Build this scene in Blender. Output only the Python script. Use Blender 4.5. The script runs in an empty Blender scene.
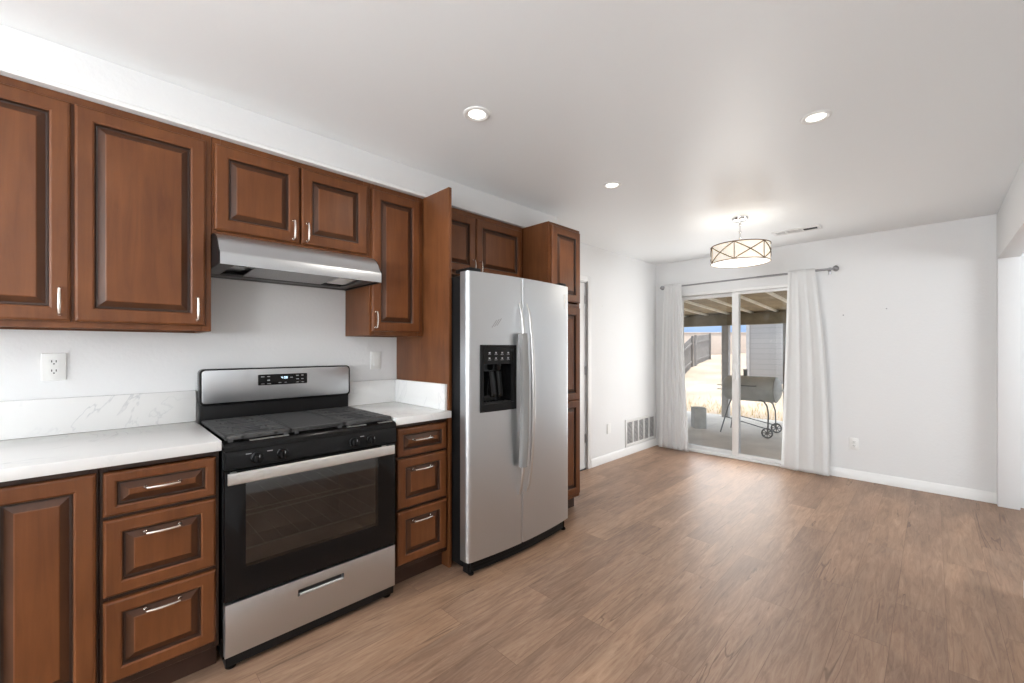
import bpy, bmesh, math, random
from mathutils import Vector, Matrix

random.seed(7)
SC = bpy.context.scene
COL = SC.collection
PI = math.pi

# ------------------------------------------------------------------ camera
YAW = 45.19
cam_data = bpy.data.cameras.new('camera')
cam = bpy.data.objects.new('camera', cam_data)
COL.objects.link(cam)
cam.location = (2.625, 0.0, 1.297)
cam.rotation_euler = (PI / 2, 0.0, math.radians(YAW))
cam_data.sensor_width = 36.0
cam_data.lens = 36.0 * 418.1 / 1024.0
cam_data.shift_y = 7.0 / 1024.0
cam_data.clip_start = 0.02
cam_data.clip_end = 300
SC.camera = cam

# ------------------------------------------------------------------ exposure, sky, sun, big lights
SC.view_settings.view_transform = 'Standard'
SC.view_settings.look = 'None'
SC.view_settings.gamma = 1.0
SC.view_settings.use_curve_mapping = False
SC.view_settings.exposure = 0.12
SC.cycles.use_denoising = True
SC.cycles.denoising_prefilter = 'ACCURATE'

world = bpy.data.worlds.new('sky')
SC.world = world
world.use_nodes = True
wn = world.node_tree
wn.nodes.clear()
wo = wn.nodes.new('ShaderNodeOutputWorld')
wb = wn.nodes.new('ShaderNodeBackground')
wt = wn.nodes.new('ShaderNodeTexCoord')
wx_ = wn.nodes.new('ShaderNodeSeparateXYZ')
wn.links.new(wt.outputs['Generated'], wx_.inputs[0])
ws = wn.nodes.new('ShaderNodeValToRGB')
for e_, (p_, c_) in zip((ws.color_ramp.elements[0], ws.color_ramp.elements[1], ws.color_ramp.elements.new(0.12)),
                        ((0.02, (0.17, 0.25, 0.40, 1)), (1.0, (0.30, 0.46, 0.76, 1)), (0.16, (0.44, 0.55, 0.72, 1)))):
    e_.position = p_
    e_.color = c_
wn.links.new(wx_.outputs['Z'], ws.inputs['Fac'])
wb.inputs['Strength'].default_value = 2.35
wn.links.new(ws.outputs[0], wb.inputs['Color'])
wn.links.new(wb.outputs[0], wo.inputs['Surface'])


def add_light(name, kind, loc, energy, color=(1, 1, 1), direction=None, size=None, size_y=None, parent=None, **kw):
    d = bpy.data.lights.new(name, kind)
    d.energy = energy
    d.color = color
    if kind == 'AREA':
        d.shape = 'RECTANGLE'
        d.size = size
        d.size_y = size_y or size
    elif size is not None:
        if kind == 'SUN':
            d.angle = size
        else:
            d.shadow_soft_size = size
    for k, v in kw.items():
        setattr(d, k, v)
    o = bpy.data.objects.new(name, d)
    COL.objects.link(o)
    o.location = loc
    if direction is not None:
        o.rotation_euler = Vector(direction).to_track_quat('-Z', 'Y').to_euler()
    if parent:
        o.parent = parent
    return o


add_light('sun', 'SUN', (0, 0, 20), 5.2, (1.0, 0.94, 0.86), direction=(-0.16, 0.06, -0.98), size=math.radians(0.6))
# the photographer's flash bounced off the ceiling behind the view
add_light('bounce_flash', 'AREA', (2.45, -1.45, 1.40), 37, (0.98, 0.99, 1.0), direction=(-0.12, 0.30, 1), size=0.5, size_y=0.5)
# area lamps added inside the unseen rear and side-room windows, tilted at the ceiling
add_light('rear_window_daylight', 'AREA', (1.55, -4.45, 1.5), 215, (0.95, 0.98, 1.0), direction=(0.05, 1, 1.1), size=2.4, size_y=1.4)
add_light('side_room_daylight', 'AREA', (6.0, 3.6, 1.5), 88, (0.97, 0.99, 1.0), direction=(-1, 0.0, 0.9), size=1.7, size_y=1.3)
add_light('patio_door_daylight', 'AREA', (0.98, 5.30, 1.05), 20, (1.0, 0.99, 0.97), direction=(0, -1, 0), size=0.95, size_y=1.8)


# ------------------------------------------------------------------ materials
def nodemat(name):
    m = bpy.data.materials.new(name)
    m.use_nodes = True
    nt = m.node_tree
    b = nt.nodes['Principled BSDF']
    return m, nt, b


def N(nt, typ, **inp):
    n = nt.nodes.new(typ)
    for k, v in inp.items():
        if k.startswith('_'):
            setattr(n, k[1:], v)
        else:
            n.inputs[k.replace('__', ' ')].default_value = v
    return n


def ramp(nt, fac, stops):
    r = nt.nodes.new('ShaderNodeValToRGB')
    els = r.color_ramp.elements
    while len(els) < len(stops):
        els.new(0.5)
    for e, (p, c) in zip(els, stops):
        e.position = p
        e.color = (*c, 1)
    nt.links.new(fac, r.inputs['Fac'])
    return r


def coords(nt, scale=(1, 1, 1), rot=(0, 0, 0), kind='Object'):
    tc = nt.nodes.new('ShaderNodeTexCoord')
    mp = nt.nodes.new('ShaderNodeMapping')
    mp.inputs['Scale'].default_value = scale
    mp.inputs['Rotation'].default_value = rot
    nt.links.new(tc.outputs[kind], mp.inputs['Vector'])
    return mp.outputs['Vector']


def plain(name, color, rough=0.5, metal=0.0, bump=0.0, bscale=60.0, coat=0.0, var=0.0, vscale=8.0, **kw):
    m, nt, b = nodemat(name)
    b.inputs['Base Color'].default_value = (*color, 1)
    b.inputs['Roughness'].default_value = rough
    b.inputs['Metallic'].default_value = metal
    b.inputs['Coat Weight'].default_value = coat
    for k, v in kw.items():
        b.inputs[k.replace('__', ' ')].default_value = v
    vec = coords(nt)
    if var:
        n = N(nt, 'ShaderNodeTexNoise', Scale=vscale, Detail=4.0)
        nt.links.new(vec, n.inputs['Vector'])
        r = ramp(nt, n.outputs['Fac'], [(0.3, tuple(c * (1 - var) for c in color)), (0.7, tuple(min(1, c * (1 + var)) for c in color))])
        nt.links.new(r.outputs['Color'], b.inputs['Base Color'])
    if bump:
        n = N(nt, 'ShaderNodeTexNoise', Scale=bscale, Detail=3.0)
        nt.links.new(vec, n.inputs['Vector'])
        bp = N(nt, 'ShaderNodeBump', Strength=bump, Distance=0.01)
        nt.links.new(n.outputs['Fac'], bp.inputs['Height'])
        nt.links.new(bp.outputs['Normal'], b.inputs['Normal'])
    return m


def wood_mat(name, dark, light, rough=0.36):
    m, nt, b = nodemat(name)
    vec = coords(nt, (9, 9, 0.9))
    n = N(nt, 'ShaderNodeTexNoise', Scale=3.0, Detail=7.0, Roughness=0.6, Distortion=0.6)
    nt.links.new(vec, n.inputs['Vector'])
    vec2 = coords(nt, (3, 3, 2))
    n2 = N(nt, 'ShaderNodeTexNoise', Scale=1.8, Detail=2.0)
    nt.links.new(vec2, n2.inputs['Vector'])
    mx = N(nt, 'ShaderNodeMix', _data_type='FLOAT')
    mx.inputs[0].default_value = 0.45
    nt.links.new(n.outputs['Fac'], mx.inputs[2])
    nt.links.new(n2.outputs['Fac'], mx.inputs[3])
    r = ramp(nt, mx.outputs[0], [(0.30, dark), (0.72, light)])
    nt.links.new(r.outputs['Color'], b.inputs['Base Color'])
    b.inputs['Roughness'].default_value = rough
    b.inputs['Coat Weight'].default_value = 0.08
    b.inputs['Specular IOR Level'].default_value = 0.32
    b.inputs['Coat Roughness'].default_value = 0.25
    return m


def steel_mat(name, color=(0.60, 0.62, 0.64), rough=0.37, axis=(1, 1, 420)):
    m, nt, b = nodemat(name)
    b.inputs['Metallic'].default_value = 1.0
    vec = coords(nt, axis)
    n = N(nt, 'ShaderNodeTexNoise', Scale=3.0, Detail=4.0)
    nt.links.new(vec, n.inputs['Vector'])
    r = ramp(nt, n.outputs['Fac'], [(0.2, tuple(c * 0.985 for c in color)), (0.8, tuple(min(1, c * 1.012) for c in color))])
    nt.links.new(r.outputs['Color'], b.inputs['Base Color'])
    mr = N(nt, 'ShaderNodeMapRange')
    mr.inputs['To Min'].default_value = rough - 0.02
    mr.inputs['To Max'].default_value = rough + 0.03
    nt.links.new(n.outputs['Fac'], mr.inputs['Value'])
    nt.links.new(mr.outputs['Result'], b.inputs['Roughness'])
    bp = N(nt, 'ShaderNodeBump', Strength=0.012, Distance=0.001)
    nt.links.new(n.outputs['Fac'], bp.inputs['Height'])
    nt.links.new(bp.outputs['Normal'], b.inputs['Normal'])
    return m


def quartz_mat():
    m, nt, b = nodemat('white_veined_quartz')
    vec = coords(nt)
    n = N(nt, 'ShaderNodeTexNoise', Scale=2.2, Detail=5.0, Roughness=0.55, Distortion=1.2)
    nt.links.new(vec, n.inputs['Vector'])
    r = ramp(nt, n.outputs['Fac'], [(0.0, (0.80, 0.80, 0.79)), (0.488, (0.80, 0.80, 0.79)), (0.50, (0.60, 0.61, 0.62)), (0.512, (0.80, 0.80, 0.79))])
    n2 = N(nt, 'ShaderNodeTexNoise', Scale=3.0, Detail=3.0)
    nt.links.new(vec, n2.inputs['Vector'])
    r2 = ramp(nt, n2.outputs['Fac'], [(0.45, (0, 0, 0)), (0.7, (1, 1, 1))])
    mx = N(nt, 'ShaderNodeMix', _data_type='RGBA')
    mx.inputs[6].default_value = (0.80, 0.80, 0.79, 1)
    nt.links.new(r2.outputs['Color'], mx.inputs[0])
    nt.links.new(r.outputs['Color'], mx.inputs[7])
    nt.links.new(mx.outputs[2], b.inputs['Base Color'])
    b.inputs['Roughness'].default_value = 0.22
    return m


def floor_mat():
    m, nt, b = nodemat('wood_look_planks')
    tc = nt.nodes.new('ShaderNodeTexCoord')
    mp = nt.nodes.new('ShaderNodeMapping')
    mp.inputs['Rotation'].default_value = (0, 0, PI / 2)
    nt.links.new(tc.outputs['Object'], mp.inputs['Vector'])
    br = N(nt, 'ShaderNodeTexBrick', Scale=1.0)
    br.offset = 0.37
    br.offset_frequency = 2
    br.inputs['Color1'].default_value = (0, 0, 0, 1)
    br.inputs['Color2'].default_value = (1, 1, 1, 1)
    br.inputs['Mortar'].default_value = (0.5, 0.5, 0.5, 1)
    br.inputs['Mortar Size'].default_value = 0.0012
    br.inputs['Mortar Smooth'].default_value = 0.3
    br.inputs['Bias'].default_value = 0.0
    br.inputs['Brick Width'].default_value = 1.22
    br.inputs['Row Height'].default_value = 0.178
    nt.links.new(mp.outputs['Vector'], br.inputs['Vector'])
    # per-plank shift of the grain
    sep = N(nt, 'ShaderNodeVectorMath', _operation='SCALE')
    sep.inputs['Scale'].default_value = 7.0
    nt.links.new(br.outputs['Color'], sep.inputs[0])
    addv = N(nt, 'ShaderNodeVectorMath', _operation='ADD')
    nt.links.new(tc.outputs['Object'], addv.inputs[0])
    nt.links.new(sep.outputs['Vector'], addv.inputs[1])
    mg = nt.nodes.new('ShaderNodeMapping')
    mg.inputs['Scale'].default_value = (26, 2.4, 26)
    nt.links.new(addv.outputs['Vector'], mg.inputs['Vector'])
    g = N(nt, 'ShaderNodeTexNoise', Scale=1.6, Detail=8.0, Roughness=0.68, Distortion=1.4)
    nt.links.new(mg.outputs['Vector'], g.inputs['Vector'])
    mg2 = nt.nodes.new('ShaderNodeMapping')
    mg2.inputs['Scale'].default_value = (3.2, 0.9, 3)
    nt.links.new(addv.outputs['Vector'], mg2.inputs['Vector'])
    g2 = N(nt, 'ShaderNodeTexNoise', Scale=1.5, Detail=4.0, Distortion=0.8)
    nt.links.new(mg2.outputs['Vector'], g2.inputs['Vector'])
    base = ramp(nt, g.outputs['Fac'], [(0.26, (0.190, 0.110, 0.069)), (0.49, (0.310, 0.194, 0.128)), (0.73, (0.42, 0.288, 0.200))])
    tone = ramp(nt, br.outputs['Color'], [(0.0, (0.84, 0.82, 0.82)), (0.5, (0.97, 0.96, 0.96)), (1.0, (1.10, 1.08, 1.04))])
    mul = N(nt, 'ShaderNodeMix', _data_type='RGBA', _blend_type='MULTIPLY')
    mul.inputs[0].default_value = 1.0
    nt.links.new(base.outputs['Color'], mul.inputs[6])
    nt.links.new(tone.outputs['Color'], mul.inputs[7])
    big = ramp(nt, g2.outputs['Fac'], [(0.32, (0.76, 0.75, 0.75)), (0.68, (1.14, 1.12, 1.10))])
    mul2 = N(nt, 'ShaderNodeMix', _data_type='RGBA', _blend_type='MULTIPLY')
    mul2.inputs[0].default_value = 1.0
    nt.links.new(mul.outputs[2], mul2.inputs[6])
    nt.links.new(big.outputs['Color'], mul2.inputs[7])
    # dark splits in the printed grain
    mc = nt.nodes.new('ShaderNodeMapping')
    mc.inputs['Scale'].default_value = (6.5, 0.42, 1)
    nt.links.new(addv.outputs['Vector'], mc.inputs['Vector'])
    c = N(nt, 'ShaderNodeTexNoise', Scale=1.3, Detail=3.0, Distortion=1.5)
    nt.links.new(mc.outputs['Vector'], c.inputs['Vector'])
    cr = ramp(nt, c.outputs['Fac'], [(0.0, (1, 1, 1)), (0.318, (1, 1, 1)), (0.330, (0.42, 0.38, 0.36)), (0.345, (1, 1, 1))])
    mul3 = N(nt, 'ShaderNodeMix', _data_type='RGBA', _blend_type='MULTIPLY')
    mul3.inputs[0].default_value = 0.9
    nt.links.new(mul2.outputs[2], mul3.inputs[6])
    nt.links.new(cr.outputs['Color'], mul3.inputs[7])
    mor = N(nt, 'ShaderNodeMix', _data_type='RGBA', _blend_type='MULTIPLY')
    nt.links.new(br.outputs['Fac'], mor.inputs[0])
    nt.links.new(mul3.outputs[2], mor.inputs[6])
    mor.inputs[7].default_value = (0.68, 0.63, 0.60, 1)
    nt.links.new(mor.outputs[2], b.inputs['Base Color'])
    rr = N(nt, 'ShaderNodeMapRange')
    rr.inputs['To Min'].default_value = 0.36
    rr.inputs['To Max'].default_value = 0.52
    nt.links.new(g.outputs['Fac'], rr.inputs['Value'])
    nt.links.new(rr.outputs['Result'], b.inputs['Roughness'])
    bp = N(nt, 'ShaderNodeBump', Strength=0.08, Distance=0.003)
    nt.links.new(g.outputs['Fac'], bp.inputs['Height'])
    nt.links.new(bp.outputs['Normal'], b.inputs['Normal'])
    return m


def mix_glass(name, tint, gloss_fac, rough=0.02, gcol=(1, 1, 1)):
    m = bpy.data.materials.new(name)
    m.use_nodes = True
    nt = m.node_tree
    nt.nodes.clear()
    o = nt.nodes.new('ShaderNodeOutputMaterial')
    t = N(nt, 'ShaderNodeBsdfTransparent')
    t.inputs['Color'].default_value = (*tint, 1)
    g = N(nt, 'ShaderNodeBsdfGlossy', Roughness=rough)
    g.inputs['Color'].default_value = (*gcol, 1)
    lw = N(nt, 'ShaderNodeFresnel', IOR=1.45)
    ad = N(nt, 'ShaderNodeMath', _operation='ADD')
    ad.inputs[1].default_value = gloss_fac
    ad.use_clamp = True
    nt.links.new(lw.outputs[0], ad.inputs[0])
    mx = nt.nodes.new('ShaderNodeMixShader')
    nt.links.new(ad.outputs[0], mx.inputs['Fac'])
    nt.links.new(t.outputs[0], mx.inputs[1])
    nt.links.new(g.outputs[0], mx.inputs[2])
    nt.links.new(mx.outputs[0], o.inputs['Surface'])
    return m


def curtain_mat():
    m = bpy.data.materials.new('sheer_white_cloth')
    m.use_nodes = True
    nt = m.node_tree
    nt.nodes.clear()
    o = nt.nodes.new('ShaderNodeOutputMaterial')
    d = N(nt, 'ShaderNodeBsdfDiffuse')
    d.inputs['Color'].default_value = (0.88, 0.88, 0.875, 1)
    t = N(nt, 'ShaderNodeBsdfTranslucent')
    t.inputs['Color'].default_value = (0.85, 0.86, 0.86, 1)
    mx = nt.nodes.new('ShaderNodeMixShader')
    mx.inputs['Fac'].default_value = 0.38
    wv = N(nt, 'ShaderNodeTexNoise', Scale=400.0, Detail=1.0)
    nt.links.new(coords(nt, (1, 1, 0.6)), wv.inputs['Vector'])
    bp = N(nt, 'ShaderNodeBump', Strength=0.1, Distance=0.002)
    nt.links.new(wv.outputs['Fac'], bp.inputs['Height'])
    nt.links.new(bp.outputs['Normal'], d.inputs['Normal'])
    nt.links.new(d.outputs[0], mx.inputs[1])
    nt.links.new(t.outputs[0], mx.inputs[2])
    nt.links.new(mx.outputs[0], o.inputs['Surface'])
    return m


def emit(name, color, strength):
    m, nt, b = nodemat(name)
    b.inputs['Base Color'].default_value = (*color, 1)
    b.inputs['Emission Color'].default_value = (*color, 1)
    b.inputs['Emission Strength'].default_value = strength
    b.inputs['Roughness'].default_value = 0.6
    return m


def block_mat(name, c1, c2, mortar, w, h, msize=0.012, rough=0.9, rotx=True):
    m, nt, b = nodemat(name)
    vec = coords(nt, (1, 1, 1), (PI / 2, 0, 0) if rotx else (0, 0, 0))
    br = N(nt, 'ShaderNodeTexBrick', Scale=1.0)
    br.inputs['Color1'].default_value = (*c1, 1)
    br.inputs['Color2'].default_value = (*c2, 1)
    br.inputs['Mortar'].default_value = (*mortar, 1)
    br.inputs['Mortar Size'].default_value = msize
    br.inputs['Brick Width'].default_value = w
    br.inputs['Row Height'].default_value = h
    nt.links.new(vec, br.inputs['Vector'])
    nt.links.new(br.outputs['Color'], b.inputs['Base Color'])
    b.inputs['Roughness'].default_value = rough
    return m


M = {}
M['wood'] = wood_mat('stained_maple', (0.094, 0.0295, 0.0092), (0.196, 0.069, 0.0225))
M['wood_side'] = wood_mat('stained_maple_panel', (0.090, 0.0295, 0.0098), (0.186, 0.068, 0.0232), 0.42)
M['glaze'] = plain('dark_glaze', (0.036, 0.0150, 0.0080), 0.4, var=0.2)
M['glaze_soft'] = wood_mat('stained_maple_glazed_slope', (0.050, 0.018, 0.0075), (0.090, 0.034, 0.0140))  # bevel slope: glaze tone with darker reflections put into the colour
M['toe'] = plain('dark_toe_board', (0.050, 0.022, 0.013), 0.5, var=0.2)
M['nickel'] = plain('brushed_nickel', (0.78, 0.72, 0.66), 0.24, 1.0, bump=0.02, bscale=200)
M['quartz'] = quartz_mat()
M['floor'] = floor_mat()
M['wall'] = plain('white_wall_paint', (0.78, 0.785, 0.785), 0.6, bump=0.12, bscale=55)
M['ceiling'] = plain('white_ceiling_paint', (0.86, 0.885, 0.895), 0.42, bump=0.05, bscale=9)
M['trim'] = plain('white_trim_paint', (0.82, 0.82, 0.81), 0.35, bump=0.02, bscale=30)
M['plastic'] = plain('white_plastic', (0.80, 0.80, 0.78), 0.35, bump=0.01)
M['slot'] = plain('dark_slot', (0.03, 0.03, 0.03), 0.6, bump=0.01)
M['steel'] = steel_mat('brushed_stainless')
M['steel_v'] = steel_mat('brushed_stainless_upright', (0.60, 0.595, 0.585), 0.30, (2, 160, 2))
M['steel_film'] = plain('film_covered_steel', (0.74, 0.74, 0.72), 0.34, 0.85, bump=0.25, bscale=45)
M['film'] = plain('grey_plastic_film', (0.27, 0.27, 0.265), 0.35, 0.2, bump=0.15, bscale=40)
M['black'] = plain('black_gloss_enamel', (0.006, 0.006, 0.0065), 0.14, bump=0.006, bscale=20, Specular__IOR__Level=0.28)
M['black_satin'] = plain('black_satin_plastic', (0.008, 0.008, 0.0085), 0.40, bump=0.02, bscale=90, Specular__IOR__Level=0.22)
M['well'] = plain('matte_black_tray', (0.004, 0.004, 0.004), 0.85, bump=0.02, Specular__IOR__Level=0.05)
M['iron'] = plain('cast_iron', (0.062, 0.062, 0.063), 0.5, bump=0.15, bscale=160)
M['cavity'] = plain('oven_enamel', (0.36, 0.36, 0.365), 0.45, var=0.15)
M['rack'] = plain('oven_rack_wire', (0.65, 0.65, 0.66), 0.3, 1.0, bump=0.01)
M['aluminium'] = plain('aluminium', (0.75, 0.75, 0.75), 0.25, 1.0, bump=0.02)
M['dkgrey'] = plain('dark_grey_metal', (0.13, 0.13, 0.13), 0.4, 0.6, bump=0.02)
M['filter'] = plain('hood_filter_mesh', (0.50, 0.50, 0.50), 0.35, 0.9, bump=0.6, bscale=300)
M['ovenglass'] = mix_glass('dark_oven_glass', (0.62, 0.62, 0.62), 0.03, 0.03)
M['glass'] = mix_glass('window_glass', (0.95, 0.965, 0.97), 0.0, 0.01)
M['mark'] = plain('grey_key_print', (0.33, 0.33, 0.34), 0.5, bump=0.01)
M['digit'] = emit('clock_digits_glow', (0.75, 0.9, 1.0), 0.9)
M['curtain'] = curtain_mat()
M['rod'] = plain('grey_rod_metal', (0.30, 0.30, 0.31), 0.35, 0.8, bump=0.01)
M['bronze'] = plain('aged_bronze', (0.20, 0.14, 0.085), 0.4, 0.7, bump=0.03)
M['chrome'] = plain('chrome', (0.80, 0.80, 0.80), 0.15, 1.0, bump=0.005)
M['shade'] = emit('lit_linen_shade', (1.0, 0.91, 0.78), 0.27)
M['diffuser'] = emit('lit_diffuser', (1.0, 0.98, 0.95), 0.36)
M['lens'] = emit('lit_lens', (1.0, 0.96, 0.88), 2.2)
M['vent'] = plain('white_vent_metal', (0.74, 0.74, 0.73), 0.45, bump=0.01)
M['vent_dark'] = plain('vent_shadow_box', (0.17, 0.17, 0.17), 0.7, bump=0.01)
M['vent_hole'] = plain('open_vent_hole', (0.02, 0.02, 0.02), 0.8, bump=0.01)
M['concrete'] = plain('patio_concrete', (0.86, 0.81, 0.74), 0.8, bump=0.2, bscale=30, var=0.12, vscale=2.5)
M['cinder'] = plain('concrete_block', (0.66, 0.66, 0.63), 0.9, bump=0.4, bscale=90, var=0.15)
M['dirt'] = plain('dry_dirt', (0.42, 0.345, 0.275), 0.95, bump=0.4, bscale=4, var=0.22, vscale=0.6)
M['weeds'] = plain('dry_straw', (0.62, 0.50, 0.27), 0.9, var=0.3, vscale=3)
M['tanblock'] = block_mat('tan_block', (0.60, 0.50, 0.43), (0.55, 0.46, 0.395), (0.50, 0.43, 0.37), 0.4, 0.2)
M['siding'] = block_mat('grey_siding', (0.38, 0.37, 0.36), (0.36, 0.35, 0.34), (0.30, 0.295, 0.29), 6.0, 0.17, 0.008)
M['fence'] = plain('weathered_fence', (0.22, 0.205, 0.195), 0.85, bump=0.3, bscale=20, var=0.2, vscale=5)
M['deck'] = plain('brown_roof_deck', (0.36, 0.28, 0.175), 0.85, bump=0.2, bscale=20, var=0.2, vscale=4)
M['rafter'] = plain('pale_rafter', (0.90, 0.84, 0.70), 0.8, bump=0.1, bscale=20, var=0.1)  # brown wood coloured pale for the ground light on its undersides
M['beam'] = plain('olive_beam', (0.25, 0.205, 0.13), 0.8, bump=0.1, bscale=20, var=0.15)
M['post'] = plain('grey_post_paint', (0.52, 0.505, 0.49), 0.7, bump=0.1, bscale=20, var=0.1)
M['brownpost'] = plain('brown_post', (0.13, 0.10, 0.075), 0.8, bump=0.1, bscale=20, var=0.1)
M['grill'] = plain('dull_grill_steel', (0.55, 0.55, 0.515), 0.55, 0.05, bump=0.08, bscale=15, var=0.25, vscale=3)
M['grill_end'] = plain('pale_grill_end', (0.48, 0.48, 0.45), 0.5, 0.3, bump=0.05, var=0.2)
M['grill_dark'] = plain('dark_grill_iron', (0.24, 0.245, 0.24), 0.6, 0.1, bump=0.05)
M['tyre'] = plain('grey_wheel', (0.20, 0.20, 0.19), 0.7, bump=0.05)
M['stucco'] = plain('exterior_stucco', (0.45, 0.43, 0.40), 0.9, bump=0.3, bscale=60)


# ------------------------------------------------------------------ mesh helpers
class MB:
    def __init__(self):
        self.bm = bmesh.new()
        self.mi = 0

    def face(self, vs, mi=None):
        try:
            f = self.bm.faces.new(vs)
        except ValueError:
            return None
        f.material_index = self.mi if mi is None else mi
        return f

    def box(self, x0, x1, y0, y1, z0, z1, bev=0.0, seg=2):
        v = [self.bm.verts.new((x, y, z)) for x in (x0, x1) for y in (y0, y1) for z in (z0, z1)]
        idx = [(0, 1, 3, 2), (4, 6, 7, 5), (0, 4, 5, 1), (2, 3, 7, 6), (0, 2, 6, 4), (1, 5, 7, 3)]
        fs = [self.face([v[i] for i in q]) for q in idx]
        if bev:
            es = list({e for f in fs for e in f.edges})
            bmesh.ops.bevel(self.bm, geom=es, offset=bev, segments=seg, profile=0.5, affect='EDGES', clamp_overlap=True)
        return self

    def prism(self, poly, axis, a0, a1, bev=0.0):
        def mk(p, a):
            if axis == 'y':
                return (p[0], a, p[1])
            if axis == 'x':
                return (a, p[0], p[1])
            return (p[0], p[1], a)
        A = [self.bm.verts.new(mk(p, a0)) for p in poly]
        B = [self.bm.verts.new(mk(p, a1)) for p in poly]
        n = len(poly)
        fs = [self.face(A[::-1]), self.face(B)]
        for i in range(n):
            fs.append(self.face([A[i], A[(i + 1) % n], B[(i + 1) % n], B[i]]))
        fs = [f for f in fs if f]
        bmesh.ops.recalc_face_normals(self.bm, faces=fs)
        if bev:
            es = list({e for f in fs[:2] for e in f.edges})
            bmesh.ops.bevel(self.bm, geom=es, offset=bev, segments=2, profile=0.5, affect='EDGES', clamp_overlap=True)
        return self

    def tube(self, pts, r, n=8, closed=False, caps=True, squash=1.0):
        pts = [Vector(p) for p in pts]
        rr = r if isinstance(r, (list, tuple)) else [r] * len(pts)
        rings = []
        up = None
        m = len(pts)
        for i, p in enumerate(pts):
            if closed:
                t = (pts[(i + 1) % m] - pts[i - 1]).normalized()
            elif i == 0:
                t = (pts[1] - p).normalized()
            elif i == m - 1:
                t = (p - pts[-2]).normalized()
            else:
                t = ((pts[i + 1] - p).normalized() + (p - pts[i - 1]).normalized()).normalized()
            if up is None:
                a = Vector((0, 0, 1)) if abs(t.z) < 0.9 else Vector((0, 1, 0))
                up = (a - t * a.dot(t)).normalized()
            else:
                up = (up - t * up.dot(t)).normalized()
            s = t.cross(up)
            rings.append([self.bm.verts.new(p + (up * math.cos(2 * PI * k / n) + s * math.sin(2 * PI * k / n) * squash) * rr[i]) for k in range(n)])
        fs = []
        for i in range(m if closed else m - 1):
            A, B = rings[i], rings[(i + 1) % m]
            for k in range(n):
                fs.append(self.face([A[k], A[(k + 1) % n], B[(k + 1) % n], B[k]]))
        if caps and not closed:
            fs.append(self.face(rings[0][::-1]))
            fs.append(self.face(rings[-1]))
        fs = [f for f in fs if f]
        bmesh.ops.recalc_face_normals(self.bm, faces=fs)
        return self

    def lathe(self, prof, c, n=32, axis='z', caps=True):
        def mk(r, h, a):
            u, v = r * math.cos(a), r * math.sin(a)
            if axis == 'z':
                return (c[0] + u, c[1] + v, c[2] + h)
            if axis == 'x':
                return (c[0] + h, c[1] + u, c[2] + v)
            return (c[0] + u, c[1] + h, c[2] + v)
        rings = [[self.bm.verts.new(mk(max(r, 1e-5), h, 2 * PI * k / n)) for k in range(n)] for r, h in prof]
        fs = []
        for A, B in zip(rings[:-1], rings[1:]):
            for k in range(n):
                fs.append(self.face([A[k], A[(k + 1) % n], B[(k + 1) % n], B[k]]))
        if caps:
            fs.append(self.face(rings[0][::-1]))
            fs.append(self.face(rings[-1]))
        fs = [f for f in fs if f]
        bmesh.ops.recalc_face_normals(self.bm, faces=fs)
        return self

    def ring_panel(self, xb, y0, y1, z0, z1, rings):
        """Panel facing +X. rings: (inset, offset from xb, material of the strip inside this ring)."""
        prev = None
        first = None
        for ins, off, mi in rings:
            vs = [self.bm.verts.new((xb + off, y, z)) for y, z in ((y0 + ins, z0 + ins), (y1 - ins, z0 + ins), (y1 - ins, z1 - ins), (y0 + ins, z1 - ins))]
            if prev:
                for k in range(4):
                    self.face([prev[0][k], prev[0][(k + 1) % 4], vs[(k + 1) % 4], vs[k]], prev[1])
            else:
                first = vs
            prev = (vs, mi)
        self.face(prev[0], prev[1])
        self.face(first[::-1], 0)
        return self

    def grid(self, fn, nu, nv, closed_u=False):
        g = [[self.bm.verts.new(fn(i / nu, j / nv)) for j in range(nv + 1)] for i in range(nu + 1)]
        for i in range(nu):
            for j in range(nv):
                self.face([g[i][j], g[i + 1][j], g[i + 1][j + 1], g[i][j + 1]])
        return self


ORG = {}


def root_org(o):
    while o is not None:
        if o.name in ORG:
            return ORG[o.name]
        o = o.parent
    return Vector((0, 0, 0))


def mesh_of(name, mb, mats, org, smooth):
    me = bpy.data.meshes.new(name)
    bmesh.ops.translate(mb.bm, verts=mb.bm.verts, vec=-org)
    mb.bm.to_mesh(me)
    mb.bm.free()
    for m in (mats if isinstance(mats, (list, tuple)) else [mats]):
        me.materials.append(m)
    if smooth:
        me.polygons.foreach_set('use_smooth', [True] * len(me.polygons))
        me.set_sharp_from_angle(angle=math.radians(smooth if smooth is not True else 40))
    return me


def thing(name, label, cat, loc=(0, 0, 0), group=None, local=False, rz=0.0, kind=None):
    o = bpy.data.objects.new(name, None)
    o.empty_display_size = 0.1
    COL.objects.link(o)
    o.location = loc
    o.rotation_euler = (0, 0, rz)
    ORG[o.name] = Vector((0, 0, 0)) if local else Vector(loc)
    tag(o, label, cat, group, kind)
    return o


def tag(o, label=None, cat=None, group=None, kind=None):
    if label:
        o['label'] = label
    if cat:
        o['category'] = cat
    if group:
        o['group'] = group
    if kind:
        o['kind'] = kind
    return o


def part(name, mb, mats, parent, smooth=40, label=None):
    me = mesh_of(name, mb, mats, root_org(parent), smooth)
    o = bpy.data.objects.new(name, me)
    COL.objects.link(o)
    o.parent = parent
    if label:
        o['label'] = label
    return o


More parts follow.
